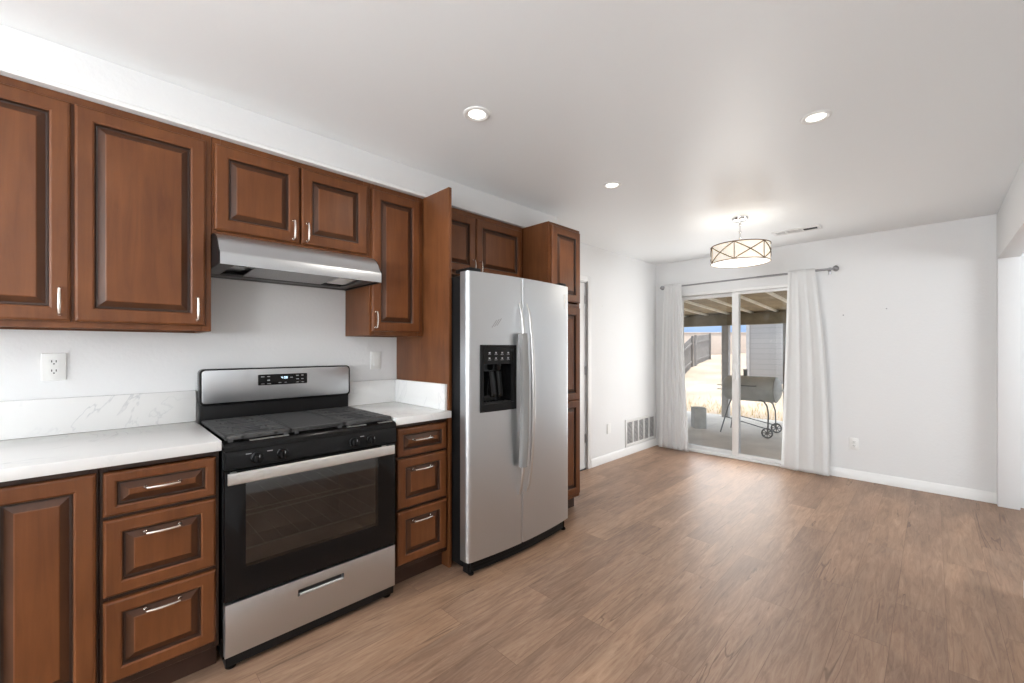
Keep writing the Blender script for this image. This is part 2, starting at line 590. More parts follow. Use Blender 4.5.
def single(name, mb, mats, label, cat, loc=(0, 0, 0), group=None, kind=None, smooth=40, rz=0.0, local=False):
    me = mesh_of(name, mb, mats, Vector((0, 0, 0)) if local else Vector(loc), smooth)
    o = bpy.data.objects.new(name, me)
    COL.objects.link(o)
    o.location = loc
    o.rotation_euler = (0, 0, rz)
    ORG[o.name] = Vector((0, 0, 0)) if local else Vector(loc)
    return tag(o, label, cat, group, kind)


def struct(name, mb, mats, label, cat, parent=None, smooth=40):
    if parent:
        return part(name, mb, mats, parent, smooth, label)
    return single(name, mb, mats, label, cat, kind='structure', smooth=smooth)


def dup(root, loc, label, group=None):
    r = root.copy()
    COL.objects.link(r)
    r.location = loc
    r['label'] = label
    if group:
        r['group'] = group
    for ch in list(root.children):
        c = ch.copy()
        COL.objects.link(c)
        c.parent = r
        for g in list(ch.children):
            d = g.copy()
            COL.objects.link(d)
            d.parent = c
    return r


# ------------------------------------------------------------------ room shell
L = 5.338          # back wall
H = 2.42           # ceiling
XR = 3.0           # right wall
YB = -4.6          # wall behind the camera
XA = 6.3           # far side of the adjoining room
HB = 2.036         # header bottom

struct('floor', MB().box(-0.14, XA + 0.1, YB - 0.14, L + 0.14, -0.10, 0.0), M['floor'], 'wide brown wood-look plank floor running through the room', 'floor')
struct('ceiling', MB().box(-0.3, XA + 0.3, YB - 0.3, L + 0.16, H, H + 0.18), M['ceiling'], 'smooth white ceiling with three round lights', 'ceiling')

DY0, DY1, DZ = 2.93, 3.735, 2.005       # side door opening in the left wall
w = MB()
w.box(-0.14, 0, YB - 0.14, DY0, 0, H)
w.box(-0.14, 0, DY1, L + 0.14, 0, H)
w.box(-0.14, 0, DY0, DY1, DZ, H)
struct('wall_left', w, M['wall'], 'white wall behind the cabinets running to the corner', 'wall')

PX0, PX1, PZ = 0.228, 1.685, 2.005      # patio door opening in the back wall
w = MB()
w.box(0, PX0, L, L + 0.14, 0, H)
w.box(PX1, XA + 0.1, L, L + 0.14, 0, H)
w.box(PX0, PX1, L, L + 0.14, PZ, H)
w.box(PX0, PX1, L, L + 0.14, -0.02, 0.006)
struct('wall_back', w, M['wall'], 'white wall with the sliding patio door', 'wall')

w = MB()
w.box(XR - 0.022, XR + 0.12, YB, 3.415, 0, H)
w.box(XR, XR + 0.12, 3.415, L, HB, H, 0.004)
w.box(XR, XR + 0.12, 5.25, L, 0, HB, 0.004)
struct('wall_right', w, M['wall'], 'white wall with a wide doorless opening at the right', 'wall')

w = MB()
wx0, wx1, wz0, wz1 = 0.10, 2.55, 0.80, 2.20
w.box(-0.14, wx0, YB - 0.14, YB, 0, H)
w.box(wx1, XA + 0.1, YB - 0.14, YB, 0, H)
w.box(wx0, wx1, YB - 0.14, YB, 0, wz0)
w.box(wx0, wx1, YB - 0.14, YB, wz1, H)
struct('wall_rear', w, M['wall'], 'white wall with a window behind the viewer', 'wall')
f = MB()
for a in (wx0, (wx0 + wx1) / 2 - 0.025, wx1 - 0.05):
    f.box(a, a + 0.05, YB - 0.10, YB - 0.04, wz0, wz1, 0.004)
f.box(wx0, wx1, YB - 0.10, YB - 0.04, wz0, wz0 + 0.05, 0.004)
f.box(wx0, wx1, YB - 0.10, YB - 0.04, wz1 - 0.05, wz1, 0.004)
struct('window_1', f, M['trim'], 'white framed double window behind the viewer', 'window')

w = MB()
w.box(XA, XA + 0.1, YB, 2.6, 0, H)
w.box(XA, XA + 0.1, 4.6, L, 0, H)
w.box(XA, XA + 0.1, 2.6, 4.6, 0, 0.8)
w.box(XA, XA + 0.1, 2.6, 4.6, 2.2, H)
struct('wall_side', w, M['wall'], 'white far wall of the adjoining room', 'wall')
f = MB()
for a in (2.6, 3.575, 4.55):
    f.box(XA + 0.02, XA + 0.08, a, a + 0.05, 0.8, 2.2, 0.004)
f.box(XA + 0.02, XA + 0.08, 2.6, 4.6, 0.8, 0.85, 0.004)
f.box(XA + 0.02, XA + 0.08, 2.6, 4.6, 2.15, 2.2, 0.004)
struct('window_2', f, M['trim'], 'white framed window of the adjoining room', 'window')

SOF = 0.355
TOPC = 2.255        # cabinet tops / soffit underside
struct('trim_soffit', MB().box(0, SOF, YB, 2.80, TOPC, H, 0.003), M['wall'], 'white boxed soffit above the wall cabinets', 'soffit')
t = MB()
t.prism([(SOF, TOPC - 0.001), (SOF + 0.011, TOPC - 0.001), (SOF + 0.011, TOPC + 0.014), (SOF + 0.004, TOPC + 0.022), (SOF, TOPC + 0.022)], 'y', -1.2, 1.474)
struct('trim_cabinet', t, M['trim'], 'slim white bead along the top of the upper cabinets', 'trim')


def base_prof(h=0.09, d=0.013):
    return [(0, 0), (d, 0), (d, h - 0.016), (d * 0.55, h - 0.004), (d * 0.4, h), (0, h)]


def baseboard(name, axis, at, sgn, a0, a1, label):
    b = MB()
    pr = [(at + sgn * p[0], p[1]) for p in base_prof()]
    b.prism(pr, axis, a0, a1)
    return struct(name, b, M['trim'], label, 'baseboard')


baseboard('baseboard_left', 'y', 0, 1, 3.815, L, 'white baseboard under the floor-level wall grille')
baseboard('baseboard_back', 'x', L, -1, PX1 + 0.06, XR, 'white baseboard along the back wall right of the curtain')
b = MB()
b.prism([(XR - 0.022 - p[0], p[1]) for p in base_prof(0.09, 0.02)], 'y', YB, 3.430)
b.prism([(3.415 + p[0], p[1]) for p in base_prof(0.09, 0.015)], 'x', XR - 0.042, XR + 0.12)
struct('baseboard_right', b, M['trim'], 'white baseboard end at the near side of the opening', 'baseboard')

# side door in the left wall
fr = MB()
fr.box(-0.002, 0.014, DY1 + 0.012, DY1 + 0.075, 0, DZ + 0.065, 0.003)
fr.box(-0.002, 0.014, DY0 - 0.075, DY0 - 0.012, 0, DZ + 0.065, 0.003)
fr.box(-0.002, 0.014, DY0 - 0.012, DY1 + 0.012, DZ + 0.010, DZ + 0.065, 0.003)
fr.box(-0.13, 0.0, DY1 - 0.002, DY1 + 0.012, 0, DZ + 0.01)
fr.box(-0.13, 0.0, DY0 - 0.012, DY0 + 0.002, 0, DZ + 0.01)
d1 = struct('door_1', fr, M['trim'], 'white side door and casing seen past the tall cabinet', 'door')
sl = MB().box(-0.055, -0.012, DY0 + 0.006, DY1 - 0.014, 0.008, DZ - 0.004, 0.002)
part('door_slab', sl, M['trim'], d1)
for z in (1.82, 1.055, 0.33):
    hg = MB().tube([(-0.006, DY1 - 0.008, z - 0.045), (-0.006, DY1 - 0.008, z + 0.045)], 0.007, 8)
    hg.tube([(-0.006, DY1 - 0.008, z + 0.045), (-0.006, DY1 - 0.008, z + 0.053)], 0.0045, 8)
    hg.box(-0.02, -0.008, DY1 - 0.012, DY1 - 0.003, z - 0.042, z + 0.042)
    part('hinge', hg, M['rod'], d1)
part('threshold', MB().box(-0.13, 0.004, DY0, DY1, 0.0, 0.009, 0.002), M['slot'], d1)

# sliding patio door
fr = MB()
ya, yb = L - 0.012, L + 0.13
fr.box(PX0, PX0 + 0.045, ya, yb, 0, PZ, 0.003)
fr.box(PX1 - 0.045, PX1, ya, yb, 0, PZ, 0.003)
fr.box(PX0 + 0.045, PX1 - 0.045, ya, yb, PZ - 0.04, PZ, 0.003)
fr.box(PX0 + 0.045, PX1 - 0.045, ya - 0.01, yb, 0, 0.022, 0.003)
fr.box(PX0 + 0.045, PX1 - 0.045, ya + 0.055, ya + 0.062, 0.022, 0.032)
d2 = struct('door_2', fr, M['trim'], 'white framed sliding glass patio door', 'sliding door')


def slider(x0, x1, y0, y1, st, z0, z1, bot, top):
    s = MB()
    s.box(x0, x0 + st, y0, y1, z0, z1, 0.003)
    s.box(x1 - st, x1, y0, y1, z0, z1, 0.003)
    s.box(x0 + st, x1 - st, y0, y1, z0, z0 + bot, 0.003)
    s.box(x0 + st, x1 - st, y0, y1, z1 - top, z1, 0.003)
    p = part('door_panel', s, M['trim'], d2)
    part('glass', MB().box(x0 + st - 0.005, x1 - st + 0.005, (y0 + y1) / 2 - 0.003, (y0 + y1) / 2 + 0.003, z0 + bot - 0.005, z1 - top + 0.005), M['glass'], p, smooth=False)
    return p


slider(PX0 + 0.05, 1.010, L + 0.070, L + 0.110, 0.055, 0.024, PZ - 0.042, 0.045, 0.04)
pr = slider(0.945, PX1 - 0.05, L + 0.008, L + 0.048, 0.070, 0.024, PZ - 0.042, 0.04, 0.03)
hd = MB().box(0.962, 0.992, L - 0.022, L + 0.006, 0.92, 1.12, 0.006)
part('pull_handle', hd, M['trim'], pr)


# ------------------------------------------------------------------ cabinet builders
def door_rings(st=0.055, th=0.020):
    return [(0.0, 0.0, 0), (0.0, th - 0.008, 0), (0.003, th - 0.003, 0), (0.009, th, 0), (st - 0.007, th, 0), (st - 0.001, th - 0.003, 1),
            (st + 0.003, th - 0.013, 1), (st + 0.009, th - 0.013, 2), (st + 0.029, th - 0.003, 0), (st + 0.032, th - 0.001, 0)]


def pull(mb, x, y, z, length, vertical=True, proj=0.027):
    a = length / 2
    pts = []
    pts.append((x - 0.006, -a))
    pts.append((x + proj * 0.55, -a * 1.0))
    for k in range(9):
        u = -1 + 2 * k / 8
        pts.append((x + proj * (0.86 + 0.18 * (1 - u * u)), u * a * 0.93))
    pts.append((x + proj * 0.55, a * 1.0))
    pts.append((x - 0.006, a))
    rr = [0.0052] * 2 + [0.0045 + 0.0012 * (1 - (-1 + 2 * k / 8) ** 2) for k in range(9)] + [0.0052] * 2
    P = [(p, y, z + q) if vertical else (p, y + q, z) for p, q in pts]
    mb.tube(P, rr, 8)
    for s in (-1, 1):
        q = s * a
        c = (x, y, z + q) if vertical else (x, y + q, z)
        mb.lathe([(0.0075, -0.001), (0.0075, 0.003), (0.005, 0.006)], c, 10, 'x')
    return mb


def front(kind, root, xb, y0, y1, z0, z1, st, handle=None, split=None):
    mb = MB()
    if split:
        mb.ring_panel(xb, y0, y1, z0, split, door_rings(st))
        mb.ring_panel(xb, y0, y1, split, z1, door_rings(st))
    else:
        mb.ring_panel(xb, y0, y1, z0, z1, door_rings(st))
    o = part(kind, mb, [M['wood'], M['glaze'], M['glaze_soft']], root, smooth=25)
    if handle:
        y, z, ln, vert = handle
        part('handle', pull(MB(), xb + 0.0205, y, z, ln, vert), M['nickel'], o)
    return o


def frame_mb(xa, xb, y0, y1, z0, z1, w=0.03, mids=(), rails=()):
    f = MB()
    f.box(xa, xb, y0, y0 + w, z0, z1, 0.0015, 1)
    f.box(xa, xb, y1 - w, y1, z0, z1, 0.0015, 1)
    f.box(xa, xb, y0 + w, y1 - w, z0, z0 + w, 0.0015, 1)
    f.box(xa, xb, y0 + w, y1 - w, z1 - w, z1, 0.0015, 1)
    for m in mids:
        f.box(xa, xb, m - w / 2, m + w / 2, z0 + w, z1 - w, 0.0015, 1)
    for r in rails:
        f.box(xa, xb, y0 + w, y1 - w, r - w / 2, r + w / 2, 0.0015, 1)
    return f


def carcass(y0, y1, z0, z1, x1, t=0.016, x0=0.003, lip=0.012, shelf=()):
    c = MB()
    c.box(x0, x1, y0, y0 + t, z0, z1)
    c.box(x0, x1, y1 - t, y1, z0, z1)
    c.box(x0, x0 + 0.008, y0 + t, y1 - t, z0, z1)
    c.box(x0 + 0.008, x1, y0 + t, y1 - t, z0 + lip, z0 + lip + t)
    c.box(x0 + 0.008, x1, y0 + t, y1 - t, z1 - t, z1)
    for s in shelf:
        c.box(x0 + 0.008, x1 - 0.02, y0 + t, y1 - t, s, s + t)
    return c


def wall_cabinet(label, y0, y1, z0, z1, doors, mids=(), xf=0.331):
    r = thing('wall_cabinet', label, 'cabinet', (0, (y0 + y1) / 2, z0), 'upper kitchen cabinets')
    part('carcass', carcass(y0, y1, z0, z1, xf - 0.019, shelf=((z0 + z1) / 2,)), M['wood_side'], r)
    part('face_frame', frame_mb(xf - 0.019, xf, y0, y1, z0, z1, 0.034, mids), M['wood'], r)
    for (a, b, c, d, h) in doors:
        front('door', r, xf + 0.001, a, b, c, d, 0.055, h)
    return r


UZ = 1.374
wall_cabinet('tall two-door upper cabinet with brown raised panels, left of the range hood', -0.50, 0.366, UZ, TOPC - 0.002,
             [(-0.478, -0.069, 1.398, 2.220, (-0.097, 1.472, 0.095, True)),
              (-0.060, 0.344, 1.398, 2.220, (0.313, 1.470, 0.095, True))], (-0.0645,))
wall_cabinet('short two-door brown upper cabinet directly above the range hood', 0.3675, 1.1165, 1.814, TOPC - 0.002,
             [(0.376, 0.736, 1.834, 2.222, (0.704, 1.895, 0.09, True)),
              (0.743, 1.098, 1.834, 2.222, (0.770, 1.895, 0.09, True))], (0.7395,))
wall_cabinet('narrow single-door brown upper cabinet right of the range hood', 1.118, 1.4735, UZ, TOPC - 0.002,
             [(1.128, 1.444, 1.398, 2.220, (1.147, 1.465, 0.09, True))])
wall_cabinet('brown two-door cabinet tucked above the refrigerator', 1.498, 2.3995, 1.80, TOPC - 0.002,
             [(1.524, 1.900, 1.822, 2.216, (1.875, 1.870, 0.09, True)),
              (1.910, 2.374, 1.822, 2.216, (1.937, 1.870, 0.09, True))], (1.905,))


def base_cabinet(label, y0, y1, drawers=(), doors=(), mids=()):
    r = thing('base_cabinet', label, 'cabinet', (0, (y0 + y1) / 2, 0), 'lower kitchen cabinets')
    part('carcass', carcass(y0, y1, 0.10, 0.890, 0.575, lip=0.0), M['wood_side'], r)
    rails = [(a[2] + b[3]) / 2 for a, b in zip(drawers[:-1], drawers[1:])]
    part('face_frame', frame_mb(0.575, 0.594, y0, y1, 0.10, 0.890, 0.022, mids, rails), M['glaze'], r)  # frame coloured dark for the shade in the gaps between fronts
    part('toe_kick', MB().box(0.525, 0.542, y0, y1, 0.0, 0.10), M['toe'], r)
    for (a, b, c, d, st, h) in drawers:
        front('drawer', r, 0.595, a, b, c, d, st, h)
    for (a, b, c, d, st, h) in doors:
        front('door', r, 0.595, a, b, c, d, st, h)
    return r


def drawer_set(a, b, hy, hl):
    return [(a, b, 0.712, 0.865, 0.036, (hy, 0.797, hl, False)),
            (a, b, 0.432, 0.700, 0.050, (hy, 0.634, hl, False)),
            (a, b, 0.130, 0.416, 0.050, (hy, 0.354, hl, False))]


base_cabinet('brown base cabinet with three drawers, left of the stove', 0.0065, 0.350, drawer_set(0.015, 0.338, 0.175, 0.098))
base_cabinet('brown base cabinet with three narrower drawers between stove and refrigerator', 1.116, 1.4735, drawer_set(1.140, 1.459, 1.288, 0.112))
base_cabinet('brown base cabinet with one tall raised-panel door at the left edge of the photo', -0.290, 0.005,
             doors=[(-0.268, -0.001, 0.130, 0.868, 0.055, (-0.235, 0.78, 0.095, True))])
base_cabinet('brown base cabinet at the end of the counter beyond the left edge of the photo', -0.90, -0.2915,
             doors=[(-0.875, -0.600, 0.130, 0.868, 0.055, (-0.62, 0.78, 0.095, True)), (-0.592, -0.316, 0.130, 0.868, 0.055, (-0.57, 0.78, 0.095, True))], mids=(-0.596,))

# tall pantry cabinet right of the refrigerator
r = thing('pantry_cabinet', 'tall narrow brown pantry cabinet right of the refrigerator', 'cabinet', (0, 2.60, 0))
py0, py1, pxf = 2.4015, 2.790, 0.596
part('carcass', carcass(py0, py1, 0.10, TOPC - 0.003, pxf - 0.019, lip=0.0, shelf=(0.5, 0.9, 1.3, 1.64, 1.95)), M['wood_side'], r)
part('face_frame', frame_mb(pxf - 0.019, pxf, py0, py1, 0.10, TOPC - 0.003, 0.03, (), (1.638,)), M['wood'], r)
part('toe_kick', MB().box(0.525, 0.542, py0, py1, 0, 0.10), M['toe'], r)
part('side_skirt', MB().box(0.003, 0.525, py1 - 0.016, py1, 0, 0.10), M['toe'], r)
front('door', r, pxf + 0.001, 2.424, 2.776, 1.662, 2.228, 0.060, (2.446, 1.73, 0.09, True))
front('door', r, pxf + 0.001, 2.424, 2.776, 0.130, 1.622, 0.060, (2.446, 1.40, 0.09, True), split=0.885)

single('side_panel', MB().box(0.003, 0.610, 1.4755, 1.4965, 0.0, TOPC - 0.003, 0.0015), M['wood_side'],
       'tall flat brown panel standing against the left side of the refrigerator', 'panel', (0, 1.486, 0))

# countertops
r = thing('countertop', 'white veined quartz countertop left of the stove', 'countertop', (0, -0.3, 0.892))
part('slab', MB().box(0.003, 0.640, -0.92, 0.352, 0.892, 0.932, 0.003), M['quartz'], r)
part('backsplash', MB().box(0.003, 0.022, -0.92, 0.354, 0.9325, 1.086, 0.002), M['quartz'], r)
r = thing('countertop', 'small white quartz countertop between the stove and the tall brown panel', 'countertop', (0, 1.29, 0.892))
part('slab', MB().box(0.003, 0.640, 1.1135, 1.4745, 0.892, 0.932, 0.003), M['quartz'], r)
part('backsplash', MB().box(0.003, 0.022, 1.1165, 1.4545, 0.9325, 1.086, 0.002), M['quartz'], r)
part('side_splash', MB().box(0.003, 0.596, 1.455, 1.4745, 0.9325, 1.086, 0.002), M['quartz'], r)


# ------------------------------------------------------------------ stove
def rrect(y0, y1, z0, z1, r, n=5):
    pts = []
    for (cy, cz, a0) in ((y1 - r, z0 + r, -90), (y1 - r, z1 - r, 0), (y0 + r, z1 - r, 90), (y0 + r, z0 + r, 180)):
        for k in range(n + 1):
            a = math.radians(a0 + 90 * k / n)
            pts.append((cy + r * math.cos(a), cz + r * math.sin(a)))
    return pts


def holed_plate(mb, x0, x1, o, h, bev):
    """rectangular plate facing +X with one rectangular hole; the outer front edge is eased"""
    def rect(x, y0, y1, z0, z1):
        return [mb.bm.verts.new((x, y, z)) for y, z in ((y0, z0), (y1, z0), (y1, z1), (y0, z1))]
    back = rect(x0, *o)
    side = rect(x1 - bev, *o)
    e = bev * 0.3
    side2 = rect(x1 - e, o[0] + e, o[1] - e, o[2] + e, o[3] - e)
    frn = rect(x1, o[0] + bev, o[1] - bev, o[2] + bev, o[3] - bev)
    hf = rect(x1, *h)
    hb = rect(x0, *h)
    for a, b in ((back, side), (side, side2), (side2, frn), (frn, hf), (hf, hb), (hb, back)):
        for k in range(4):
            mb.face([a[k], a[(k + 1) % 4], b[(k + 1) % 4], b[k]])
    bmesh.ops.recalc_face_normals(mb.bm, faces=mb.bm.faces[:])


SY0, SY1 = 0.358, 1.108
st = thing('stove', 'freestanding stainless and black gas stove with four knobs', 'stove', (0.33, (SY0 + SY1) / 2, 0))
body = MB()
body.box(0.03, 0.615, SY0, SY0 + 0.02, 0.045, 0.892, 0.003)
body.box(0.03, 0.615, SY1 - 0.02, SY1, 0.045, 0.892, 0.003)
body.box(0.03, 0.05, SY0 + 0.02, SY1 - 0.02, 0.045, 0.892)
body.box(0.05, 0.615, SY0 + 0.02, SY1 - 0.02, 0.045, 0.055)
body.box(0.05, 0.615, SY0 + 0.02, SY1 - 0.02, 0.285, 0.30)
body.box(0.05, 0.615, SY0 + 0.02, SY1 - 0.02, 0.80, 0.89)
part('body', body, M['black'], st)
cv = MB()
cv.box(0.07, 0.612, SY0 + 0.06, SY0 + 0.065, 0.302, 0.798)
cv.box(0.07, 0.612, SY1 - 0.065, SY1 - 0.06, 0.302, 0.798)
cv.box(0.07, 0.08, SY0 + 0.065, SY1 - 0.065, 0.302, 0.798)
cv.box(0.08, 0.612, SY0 + 0.065, SY1 - 0.065, 0.302, 0.312)
cv.box(0.08, 0.612, SY0 + 0.065, SY1 - 0.065, 0.788, 0.798)
part('oven_cavity', cv, M['cavity'], st)
for z in (0.46, 0.60):
    rk = MB()
    for x in (0.12, 0.60):
        rk.tube([(x, SY0 + 0.067, z), (x, SY1 - 0.067, z)], 0.004, 6)
    for k in range(9):
        y = SY0 + 0.085 + k * 0.0725
        rk.tube([(0.12, y, z + 0.002), (0.60, y, z + 0.002)], 0.0012, 5)
    part('oven_rack', rk, M['rack'], st)
# cooktop: shallow tray with a rolled front edge
ct = MB()
ct.box(0.05, 0.600, SY0 - 0.001, SY1 + 0.001, 0.893, 0.905, 0.002)
ct.prism([(0.56, 0.905), (0.56, 0.915), (0.625, 0.917), (0.643, 0.912), (0.651, 0.902), (0.651, 0.886), (0.60, 0.886), (0.60, 0.905)], 'y', SY0 - 0.001, SY1 + 0.001)
ct.box(0.05, 0.56, SY0 - 0.001, SY0 + 0.018, 0.905, 0.917, 0.002)
ct.box(0.05, 0.56, SY1 - 0.018, SY1 + 0.001, 0.905, 0.917, 0.002)
cto = part('cooktop', ct, M['black'], st)
part('burner_well', MB().box(0.075, 0.552, SY0 + 0.020, SY1 - 0.020, 0.9050, 0.9062), M['well'], cto)  # matte sheet added so the grate slots read dark, without reflections
for (bx, by, br_) in ((0.22, 0.52, 0.036), (0.47, 0.52, 0.045), (0.22, 0.95, 0.036), (0.47, 0.95, 0.045), (0.345, 0.733, 0.04)):
    bb = MB().lathe([(br_ + 0.012, 0.0), (br_ + 0.012, 0.006), (br_ + 0.004, 0.011)], (bx, by, 0.9065), 24)
    bo = part('burner', bb, M['dkgrey'], st)
    part('burner_cap', MB().lathe([(br_, 0.011), (br_, 0.016), (br_ - 0.006, 0.019)], (bx, by, 0.905), 24), M['well'], bo)


def grate(y0, y1, dense):
    g = MB()
    z0, z1 = 0.928, 0.941
    x0, x1 = 0.085, 0.618
    g.box(x0, x0 + 0.014, y0, y1, z0, z1, 0.003)
    g.box(x1 - 0.016, x1, y0, y1, z0 - 0.004, z1, 0.003)
    g.box(x0, x1, y0, y0 + 0.012, z0, z1, 0.003)
    g.box(x0, x1, y1 - 0.012, y1, z0, z1, 0.003)
    n = 22
    for k in range(1, n):
        x = x0 + (x1 - x0) * k / n
        if not dense and any(abs(x - c) < 0.096 for c in (0.22, 0.47)):
            continue
        else:
            g.box(x - 0.0055, x + 0.0055, y0, y1, z0, z1)
    if not dense:
        m = (y0 + y1) / 2
        for c in (0.22, 0.47):
            for j in range(-2, 3):
                g.box(c + j * 0.048 - 0.006, c + j * 0.048 + 0.006, y0, y1, z1 - 0.008, z1)
            for j in range(-2, 2):
                xm = c + (j + 0.5) * 0.048
                sh_ = 0.018 if j % 2 else -0.018
                g.box(xm - 0.019, xm + 0.019, y0 + 0.01, m + sh_ - 0.056, z1 - 0.008, z1 - 0.0015)
                g.box(xm - 0.019, xm + 0.019, m + sh_ + 0.056, y1 - 0.01, z1 - 0.008, z1 - 0.0015)
    for k in range(1, 4 if not dense else 9):
        y = y0 + (y1 - y0) * k / (4 if not dense else 9)
        if not dense and k == 2:
            for xa, xb in ((x0, 0.125), (0.315, 0.375), (0.565, x1)):
                g.box(xa, xb, y - 0.005, y + 0.005, z0 - 0.003, z1 - 0.002)
        else:
            g.box(x0, x1, y - 0.005, y + 0.005, z0 - 0.003, z1 - 0.002)
    for x in (x0 + 0.007, x1 - 0.007):
        for y in (y0 + 0.02, y1 - 0.02):
            g.box(x - 0.008, x + 0.008, y - 0.008, y + 0.008, 0.905, z0)
    return g


part('grate', grate(0.366, 0.612, False), M['iron'], st)
part('grate', grate(0.616, 0.850, True), M['iron'], st)
part('grate', grate(0.854, 1.100, False), M['iron'], st)
for (ya_, yb_, xx) in ((0.45, 0.60, 0.632), (0.86, 0.955, 0.630), (1.02, 1.095, 0.632)):
    fs_ = MB().prism([(xx - 0.012, 0.9172), (xx - 0.011, 0.9185), (xx + 0.004, 0.9172), (xx + 0.004, 0.916)], 'y', ya_, yb_)
    part('film_strip', fs_, M['steel_film'], st, label='bright scrap of silver film on the front lip')
# control panel and knobs
cp = MB().prism([(0.60, 0.885), (0.647, 0.885), (0.657, 0.870), (0.659, 0.815), (0.652, 0.810), (0.60, 0.810)], 'y', SY0 + 0.002, SY1 - 0.002)
cpo = part('control_panel', cp, M['black_satin'], st)
for y in (0.470, 0.565, 0.878, 0.965):
    k = MB().lathe([(0.024, 0.0), (0.024, 0.006), (0.0195, 0.009), (0.0185, 0.030), (0.0165, 0.033)], (0.657, y, 0.848), 24, 'x')
    k.box(0.666, 0.699, y - 0.004, y + 0.004, 0.848 - 0.018, 0.848 + 0.018, 0.002)
    ko = part('knob', k, M['black'], st)
    part('pointer_mark', MB().box(0.6985, 0.6995, y - 0.001, y + 0.001, 0.855, 0.865), M['mark'], ko, smooth=False)
for y in (0.440, 0.5175, 0.9215):
    part('panel_print', MB().box(0.6575, 0.6595, y - 0.010, y + 0.010, 0.866, 0.869), M['mark'], cpo, smooth=False)
# oven door
dr = MB()
dx0, dx1 = 0.618, 0.648
wy0, wy1, wzz0, wzz1 = 0.432, 1.010, 0.405, 0.760
holed_plate(dr, dx0, dx1, (SY0 + 0.002, SY1 - 0.002, 0.284, 0.806), (wy0, wy1, wzz0, wzz1), 0.003)
do = part('oven_door', dr, M['black'], st)
part('oven_window', MB().box(dx1 - 0.008, dx1 - 0.0005, wy0 - 0.002, wy1 + 0.002, wzz0 - 0.002, wzz1 + 0.002), M['ovenglass'], do, smooth=False)
hn = MB()
hn.prism(rrect(0.695, 0.711, 0.764, 0.810, 0.006, 4), 'y', SY0 + 0.002, SY1 - 0.040)
for y in (SY0 + 0.03, SY1 - 0.07):
    hn.box(0.646, 0.698, y - 0.012, y + 0.012, 0.776, 0.802, 0.003)
part('door_handle', hn, M['steel_film'], do, label='wide steel bar still wrapped in film')
# storage drawer
sd = MB()
sx0, sx1 = 0.60, 0.648
hy0, hy1, hz0, hz1 = 0.632, 0.836, 0.200, 0.229
holed_plate(sd, sx0, sx1, (SY0 + 0.003, SY1 - 0.003, 0.062, 0.274), (hy0, hy1, hz0, hz1), 0.005)
so = part('storage_drawer', sd, M['steel'], st)
part('recess', MB().box(sx0, sx0 + 0.02, hy0 - 0.002, hy1 + 0.002, hz0 - 0.002, hz1 + 0.002), M['dkgrey'], so)
part('grip', MB().tube([(sx1 - 0.004, hy0 + 0.006, hz0 + 0.004), (sx1 - 0.004, hy1 - 0.006, hz0 + 0.004)], 0.008, 10), M['steel'], so)
part('base_skirt', MB().box(0.04, 0.637, SY0 + 0.006, SY1 - 0.006, 0.020, 0.0615, 0.003), M['black_satin'], st)  # black strip stands in for the shadow under the drawer
for (x, y) in ((0.606, SY0 + 0.03), (0.606, SY1 - 0.03), (0.10, SY0 + 0.03), (0.10, SY1 - 0.03)):
    part('foot', MB().lathe([(0.018, 0.0), (0.021, 0.004), (0.021, 0.014), (0.010, 0.016), (0.010, 0.030)], (x, y, 0), 16), M['black'], st)
# backguard
bg = MB()
bg.box(0.028, 0.072, SY0 + 0.004, SY1 - 0.001, 0.893, 1.03, 0.003)
bgo = part('back_vent', bg, M['black_satin'], st)
rim = MB().prism(rrect(SY0, SY1 + 0.002, 1.010, 1.194, 0.022), 'x', 0.026, 0.088, 0.003)
rimo = part('backguard', rim, M['black'], st)
part('steel_face', MB().prism(rrect(SY0 + 0.009, SY1 - 0.007, 1.022, 1.187, 0.016), 'x', 0.085, 0.0905, 0.001), M['steel'], rimo)
dsp = part('display', MB().prism(rrect(0.610, 0.858, 1.099, 1.157, 0.005, 3), 'x', 0.0885, 0.0925, 0.001), M['black'], st)
mk = MB()
for (y, z, ww, hh) in ((0.632, 1.145, 0.016, 0.004), (0.660, 1.145, 0.014, 0.004), (0.660, 1.125, 0.012, 0.007), (0.632, 1.107, 0.016, 0.003), (0.662, 1.107, 0.018, 0.003),
                       (0.716, 1.110, 0.014, 0.003), (0.745, 1.110, 0.012, 0.003), (0.775, 1.136, 0.014, 0.005),
                       (0.806, 1.145, 0.014, 0.006), (0.832, 1.146, 0.012, 0.006), (0.806, 1.126, 0.014, 0.005), (0.832, 1.126, 0.012, 0.005), (0.806, 1.108, 0.012, 0.004), (0.834, 1.108, 0.012, 0.004)):
    part('key_print', MB().box(0.0923, 0.0929, y - ww / 2, y + ww / 2, z - hh / 2, z + hh / 2), M['mark'], dsp, smooth=False)
SEG = {'0': 'abcdef', '4': 'bcfg', '8': 'abcdefg', '5': 'acdfg', '1': 'bc'}


def seg_digit(mb, ch, y, z, w, h, x):
    t = 0.0016
    S = {'a': (y, y + w, z + h - t, z + h), 'd': (y, y + w, z, z + t), 'g': (y, y + w, z + h / 2 - t / 2, z + h / 2 + t / 2),
         'f': (y, y + t, z + h / 2, z + h), 'b': (y + w - t, y + w, z + h / 2, z + h), 'e': (y, y + t, z, z + h / 2), 'c': (y + w - t, y + w, z, z + h / 2)}
    for s in SEG[ch]:
        a = S[s]
        mb.box(x, x + 0.0006, *a)


